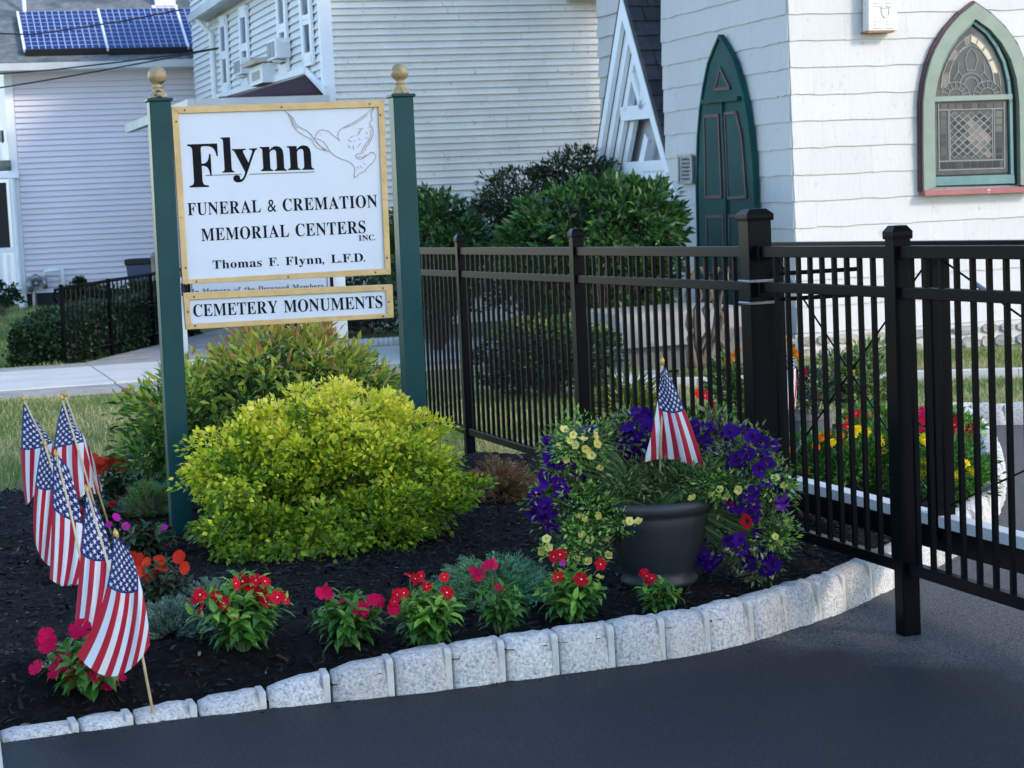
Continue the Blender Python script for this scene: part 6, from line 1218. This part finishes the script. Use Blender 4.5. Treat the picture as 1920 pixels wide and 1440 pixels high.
def sprays(name, label, cat, cpx, cpy, w_px, h_px, dp_, mats, nsp, Ls, nl, size, group=None, rise=.5, wl=.09, seed=0, rd=.8):
    """low conifer: feathery arching sprays"""
    random.seed(seed+50); B = gb(cpx, cpy); sc = B.y/FOC; root = thing(name, label, cat, tuple(B), group); P = []; D = []; Nn = []; Sz = []; MI = []; mb = MB()
    for k in range(nsp):
        a = random.uniform(0, 2*PI); rr = random.random()**.5; h = h_px*sc*(1-rr**2)*random.uniform(.5, 1); o = B+Vector((math.cos(a)*rr*w_px*sc/2*rd, math.sin(a)*rr*dp_*rd, h*.75))
        d = Vector((math.cos(a)*(.4+rr), math.sin(a)*(.4+rr)*.8, rise*(1.3-rr*.8)+random.uniform(-.1, .3))).normalized(); L_ = Ls*random.uniform(.6, 1.2); mb.tube([B+Vector((0, 0, .01)), o, o+d*L_], [.004, .003, .001], 3, False)
        m0 = random.random()
        for j in range(nl):
            t = random.random(); c = o+d*L_*t+Vector((0, 0, -.05*t*t*L_/.1*.2)); q = Vector([random.gauss(0, 1) for _ in range(3)]); q = (q-d*q.dot(d)).normalized()
            P.append(c+q*.004); D.append(d*.9+q*.75); Nn.append(q.cross(d)+Vector((0, 0, .3))); Sz.append(size*(1.15-.5*t)*random.uniform(.7, 1.2)); MI.append(min(len(mats)-1, max(0, int((m0*.6+t*.5+random.uniform(-.2, .2))*len(mats)))))
    P = [(p[0], p[1], max(p[2], B.z+.004)) for p in P]
    cloud('foliage', P, D, Nn, Sz, leafshape(wl, .05, 'B'), mats, MI, root, 'stuff'); mb.build('stems', M['bark'], root, kind='stuff'); return root
G3 = 'low junipers in the mulch bed'
sprays('juniper', 'widest spreading blue green juniper between the vinca plants', 'juniper', 930, 1118, 245, 75, .33, jun, 330, .085, 46, .019, G3, .45, seed=1)
sprays('juniper', 'low blue grey juniper mound beside the nearest flag', 'juniper', 322, 1186, 120, 72, .13, bl, 190, .05, 42, .014, G3, .9, seed=2)
sprays('juniper', 'small blue grey juniper just behind the largest red vinca', 'juniper', 398, 1128, 75, 42, .1, bl, 90, .05, 40, .014, G3, .9, seed=3)
sprays('juniper', 'silvery grey shrublet left of the sign post near the lawn', 'juniper', 275, 918, 85, 48, .14, [bl[1], bl[2], leafmat('silver', (.3, .4, .38))], 100, .08, 36, .022, G3, .8, seed=4)
sprays('juniper', 'mid green conifer shrublet against the left sign post', 'juniper', 283, 962, 95, 62, .16, [sp2[0], sp2[1], jun[1]], 110, .09, 40, .022, G3, .9, seed=5)
sprays('heather', 'rusty red and green mound between the yellow bush and the purple petunias', 'heather', 938, 934, 172, 86, .24, ru, 260, .07, 44, .018, None, .75, seed=6)
# ---------------------------------------------------------------- planter
PB = gb(1238, 1108); PB.y += .12; PB = dp(1236, 1090, PB.y); PB.z = bedz(PB.x, PB.y)-.005
s_ = PB.y/FOC; ptop = dp(1243, 930, PB.y).z-PB.z
pot = thing('planter_pot', 'large dark grey round planter pot holding the petunias', 'planter', tuple(PB))
potm = mat('charcoal resin', (.012, .015, .018), (.020, .023, .027), 5, .5, .15, 120, .002, c3=(.06, .055, .05), s3=3, f3=(.62, .8))
k_ = ptop/.34; pr = [(0, 0), (.118, 0), (.132, .012), (.134, .03), (.122, .042), (.130, .07), (.155, .15), (.176, .23), (.186, .275), (.184, .285), (.198, .294), (.204, .312), (.203, .330), (.194, .34), (.182, .338), (.176, .32), (.170, .27), (0, .27)]
mb = MB(); mb.lathe([(r*1.03, z*k_) for r, z in pr], PB, 48); mb.build('pot', potm, pot, smooth=True)
mb = MB(); mb.lathe([(0, .29*k_), (.08, .30*k_), (.178, .288*k_)], PB, 20); mb.build('soil', M['mulch'], pot)
pet = [leafmat('petunia leaf dark', (.04, .085, .025)), leafmat('petunia leaf', (.11, .19, .05)), leafmat('petunia leaf grey', (.24, .29, .13)), leafmat('dry stalk', (.28, .26, .14))]
cal = [leafmat('calibrachoa dark', (.045, .12, .02)), leafmat('calibrachoa', (.14, .30, .045)), leafmat('calibrachoa pale', (.32, .48, .12))]
YP = PB.y
def potplant(name, label, lob, nc, per, size, mats, flowers, w=.2, cr=.05):
    c = lobes_px(lob); root = thing(name, label, 'flower', tuple(Vector((PB.x, PB.y, PB.z+.28*k_))), 'plants in the large planter')
    bush(root, c, nc, per, cr, size, mats, w=w, up=.4, out=.6, floor=.13, smat=stemm, inner=.3, clumpjit=.2, flat=1, zmin=-1, sd=.4)
    for pts, kind, r in flowers:
        if kind == 'pur': pts = pts+[(x+random.uniform(-26, 26), y+random.uniform(-24, 24)) for x, y in pts[::2]]
        for x, y in pts:
            inl = min(lob, key=lambda l: ((x-l[0])/l[3])**2+((y-l[1])/l[4])**2); q = min(1, ((x-inl[0])/inl[3])**2+((y-inl[1])/inl[4])**2)
            Y = inl[2]-inl[5]*math.sqrt(max(0, 1-q))-random.uniform(.0, .03); put_flower(root, kind, dp(x+random.uniform(-2, 2), y+random.uniform(-2, 2), Y), r*Y/FOC, tilt=.6)
    return root
random.seed(21)
potplant('petunia', 'purple petunias spilling over the left side of the planter', [(1050, 880, YP+.05, 42, 70, .12), (1110, 850, YP+.1, 55, 40, .1), (1030, 940, YP, 30, 40, .1)], 60, 26, .024, pet, [([(1030, 830), (1045, 872), (1032, 862), (1020, 895), (1005, 932), (1085, 887), (1055, 925), (1105, 808), (1058, 1005), (1036, 958), (1080, 922), (1002, 960), (1022, 945), (1014, 915), (1048, 905), (1070, 860), (1100, 945), (1026, 975), (1098, 815), (1110, 900)], 'pur', 17)])
potplant('petunia', 'purple petunias at the back of the planter behind the flag', [(1200, 830, YP+.16, 70, 48, .08), (1310, 835, YP+.16, 80, 45, .08)], 70, 30, .026, pet, [([(1165, 835), (1180, 805), (1188, 772), (1215, 800), (1228, 826), (1205, 842), (1250, 792), (1160, 850), (1190, 857), (1214, 780), (1235, 805), (1196, 818), (1315, 815), (1345, 808), (1362, 828), (1300, 800), (1330, 838), (1290, 815), (1328, 800), (1222, 850), (1180, 830)], 'pur', 17)])
potplant('petunia', 'large tangle of purple petunias down the right side of the planter', [(1400, 850, YP+.05, 60, 40, .14), (1430, 920, YP, 48, 75, .14), (1390, 990, YP-.02, 50, 80, .12), (1430, 1040, YP, 45, 60, .1)], 105, 26, .023, pet, [([(1380, 862), (1392, 882), (1372, 872), (1410, 818), (1370, 805), (1440, 868), (1455, 892), (1430, 850), (1450, 835), (1465, 938), (1400, 930), (1360, 905), (1415, 945), (1475, 962), (1420, 1000), (1390, 1028), (1330, 1060), (1322, 1040), (1440, 1030), (1405, 1062), (1450, 1058), (1345, 1048), (1385, 1010), (1410, 968), (1375, 945), (1445, 990), (1380, 890), (1398, 850), (1436, 905), (1318, 1052), (1460, 915), (1425, 880), (1408, 1040)], 'pur', 16), ([(1462, 945), (1468, 935), (1402, 928)], 'vio', 15), ([(1398, 978)], 'redt', 17), ([(1370, 948)], 'redt', 8)])
potplant('calibrachoa', 'small yellow trumpet flowers trailing over the left rim of the planter', [(1085, 835, YP-.06, 42, 40, .08), (1105, 960, YP-.08, 42, 55, .08), (1080, 1020, YP-.1, 52, 45, .08), (1165, 978, YP-.2, 22, 9, .03)], 85, 30, .02, cal, [([(1060, 805), (1075, 815), (1092, 822), (1050, 835), (1080, 836), (1100, 842), (1125, 875), (1122, 832), (1060, 860), (1108, 852), (1068, 826), (1118, 815), (1085, 965), (1120, 968), (1095, 973), (1025, 1010), (1090, 1000), (1106, 1012), (1180, 975), (1197, 978), (1015, 1035), (1082, 1046), (1100, 1052), (1140, 1040), (1137, 1010), (1030, 1025), (1127, 1080), (1175, 982)], 'yelt', 9)])
potplant('calibrachoa', 'small yellow trumpet flowers over the right rim of the planter', [(1360, 915, YP-.1, 38, 24, .05), (1455, 905, YP-.1, 22, 22, .05), (1455, 1005, YP-.1, 20, 22, .05)], 50, 32, .02, cal, [([(1335, 927), (1360, 932), (1385, 918), (1455, 895), (1470, 910), (1478, 978), (1460, 1020), (1455, 1005), (1297, 932), (1348, 918)], 'yelt', 9)])
potplant('filler_greenery', 'feathery green foliage in the middle of the planter below the flag', [(1240, 905, YP+.02, 95, 20, .1), (1180, 912, YP-.06, 36, 14, .06), (1320, 906, YP-.05, 36, 16, .06)], 80, 34, .026, [pet[0], pet[1], cal[0], pet[2]], [], w=.14)
# ---------------------------------------------------------------- rear bed, seen through the fence
random.seed(31)
RP = gp(1512, 885, .05); rp = thing('planter_pot', 'grey pot in the rear flower bed seen through the fence', 'planter', tuple(RP))
rt_ = dp(1512, 772, RP.y).z-RP.z; mb = MB(); mb.lathe([(0, 0), (.11, 0), (.145, rt_*.9), (.15, rt_*.9), (.15, rt_), (.13, rt_), (.12, rt_*.85), (0, rt_*.85)], RP, 32); mb.build('pot', mat('grey pot', (.10, .10, .11), (.15, .145, .14), 6, .6), rp)
def rear(name, label, cat, lob, nc, per, cr, size, mats, flowers=(), w=.2, z0=.03, group=None):
    c = lobes_px(lob); root = thing(name, label, cat, (c[0][0][0], c[0][0][1], z0), group); bush(root, c, nc, per, cr, size, mats, w=w, floor=z0, smat=stemm, inner=.4)
    for pts, kind, r in flowers:
        for x, y in pts: put_flower(root, kind, dp(x, y, lob[0][2]-lob[0][5]*random.uniform(.5, 1)), r*lob[0][2]/FOC)
    return root
rear('dahlia_bush', 'tall loose green plant with yellow blooms behind the fence', 'plant', [(1610, 720, 10.9, 45, 75, .2), (1575, 730, 10.9, 30, 55, .15)], 60, 26, .08, .05, [pet[0], pet[1], pet[2]], [([(1594, 643), (1597, 684), (1596, 700), (1650, 760)], 'gold', 10)], .16)
rear('pot_plant', 'dark stalky plant with pinkish blooms in the rear grey pot', 'plant', [(1512, 740, RP.y, 38, 35, .12)], 24, 16, .06, .04, vd, [([(1530, 745), (1508, 700), (1525, 738)], 'red', 9)])
rear('marigold', 'orange flowered plant standing right behind the big capped post', 'flower', [(1370, 730, 10.6, 30, 60, .12), (1375, 800, 10.6, 38, 40, .12)], 40, 26, .06, .04, [pet[0], pet[1]], [([(1383, 658), (1378, 668), (1365, 678), (1310, 735), (1488, 660), (1498, 668)], 'oran', 10)])
rear('vinca_plant', 'red and pink blooms seen low through the fence behind the planter', 'flower', [(1330, 800, 10.0, 42, 34, .12)], 30, 20, .05, .04, vl, [([(1312, 738), (1322, 742), (1330, 775), (1340, 790), (1318, 800), (1345, 775), (1350, 805), (1325, 815), (1335, 760)], 'red', 10)])
rear('marigold', 'bushy marigolds with yellow blooms left of the foreground fence post', 'flower', [(1640, 860, 9.3, 55, 55, .2), (1600, 880, 9.2, 55, 45, .2)], 90, 34, .07, .035, [vl[0], vl[0], vl[1]], [([(1600, 815), (1622, 815), (1650, 830), (1653, 845), (1600, 842), (1600, 857), (1577, 905), (1652, 893), (1652, 912), (1648, 820), (1625, 808), (1608, 805), (1560, 830), (1580, 850), (1632, 870), (1590, 830)], 'gold', 11)], .16)
rear('marigold', 'marigolds with orange blooms beside the rear grey pot', 'flower', [(1535, 875, 9.3, 60, 45, .2)], 60, 34, .07, .035, [vl[0], vl[0], vl[1]], [([(1551, 813), (1575, 817), (1530, 838), (1484, 843), (1511, 883), (1552, 877), (1540, 820)], 'oran', 10)], .16)
rear('marigold', 'marigolds with yellow blooms right of the foreground fence post', 'flower', [(1760, 890, 9.0, 75, 65, .2), (1810, 920, 9.0, 30, 50, .15)], 100, 34, .07, .035, [vl[0], vl[1]], [([(1733, 822), (1735, 868), (1730, 885), (1795, 890), (1792, 902), (1823, 885), (1733, 945), (1738, 830), (1745, 870), (1770, 860), (1760, 905), (1810, 870)], 'gold', 12)], .16)
rear('vinca_plant', 'crimson blooms in the rear bed left of the foreground post', 'flower', [(1645, 800, 10.0, 60, 30, .15)], 40, 20, .06, .04, vl, [([(1622, 780), (1598, 785), (1612, 790), (1650, 790), (1590, 800), (1623, 800), (1660, 795), (1640, 778), (1605, 775)], 'red', 12)])
rear('vinca_plant', 'crimson blooms in the rear bed right of the foreground post by the kerb', 'flower', [(1770, 820, 10.0, 60, 40, .15)], 50, 20, .06, .04, vl, [([(1733, 770), (1735, 790), (1732, 805), (1790, 795), (1795, 778), (1820, 805), (1815, 820), (1800, 812), (1728, 780), (1760, 790), (1780, 805)], 'mag', 14), ([(1790, 796), (1768, 780)], 'red', 12)])
rear('ornamental_grass', 'tuft of thin grass in the churchyard lawn behind the fence', 'grass tuft', [(1180, 780, 13.0, 14, 50, .08)], 10, 26, .1, .22, [M['grassA'], M['grassB']], (), .03, 0)

# ---------------------------------------------------------------- unseen tree added right of the frame to cast shade on the bed
tr = thing('added_shade_tree', 'unseen leafy tree added outside the right edge to shade the flower bed', 'tree', (6.6, 2.6, 0))
mb = MB(); mb.tube([(6.6, 2.6, -.1), (6.55, 2.6, 1.5), (6.4, 2.7, 3.2), (6.4, 3.2, 5.5)], [.22, .17, .14, .06], 12)
for q in ((5.3, 1.4, 4.6), (7.6, 4.6, 6.2), (5.4, 4.6, 6.8), (7.4, 2.4, 6.4), (6.0, 2.0, 6.6)): mb.tube([(6.45, 2.7, 2.9), Vector((6.45, 2.7, 3.2)).lerp(Vector(q), .5)+Z*.2, q], [.09, .06, .02], 8)
mb.build('trunk', M['bark'], tr, smooth=True)
n = 15000; P = []
for (c, r, k) in (((6.2, 4.2, 7.0), (3.3, 3.1, 2.4), 3400), ((5.6, 1.3, 4.1), (1.7, 1.9, 1.5), 1500)):
    P.append(np.array(c)+rdir(k)*np.array(r)*rng.random((k, 1))**.4)
P = np.concatenate(P); n = len(P)
cloud('crown', P, rng.normal(size=(n, 3)), rng.normal(size=(n, 3))+np.array((0, 0, 1.)), .16+.1*rng.random(n), leafshape(.36, .1, 'B'), [M['hedge2'], M['grassA']], rng.integers(0, 2, n), tr, 'stuff')
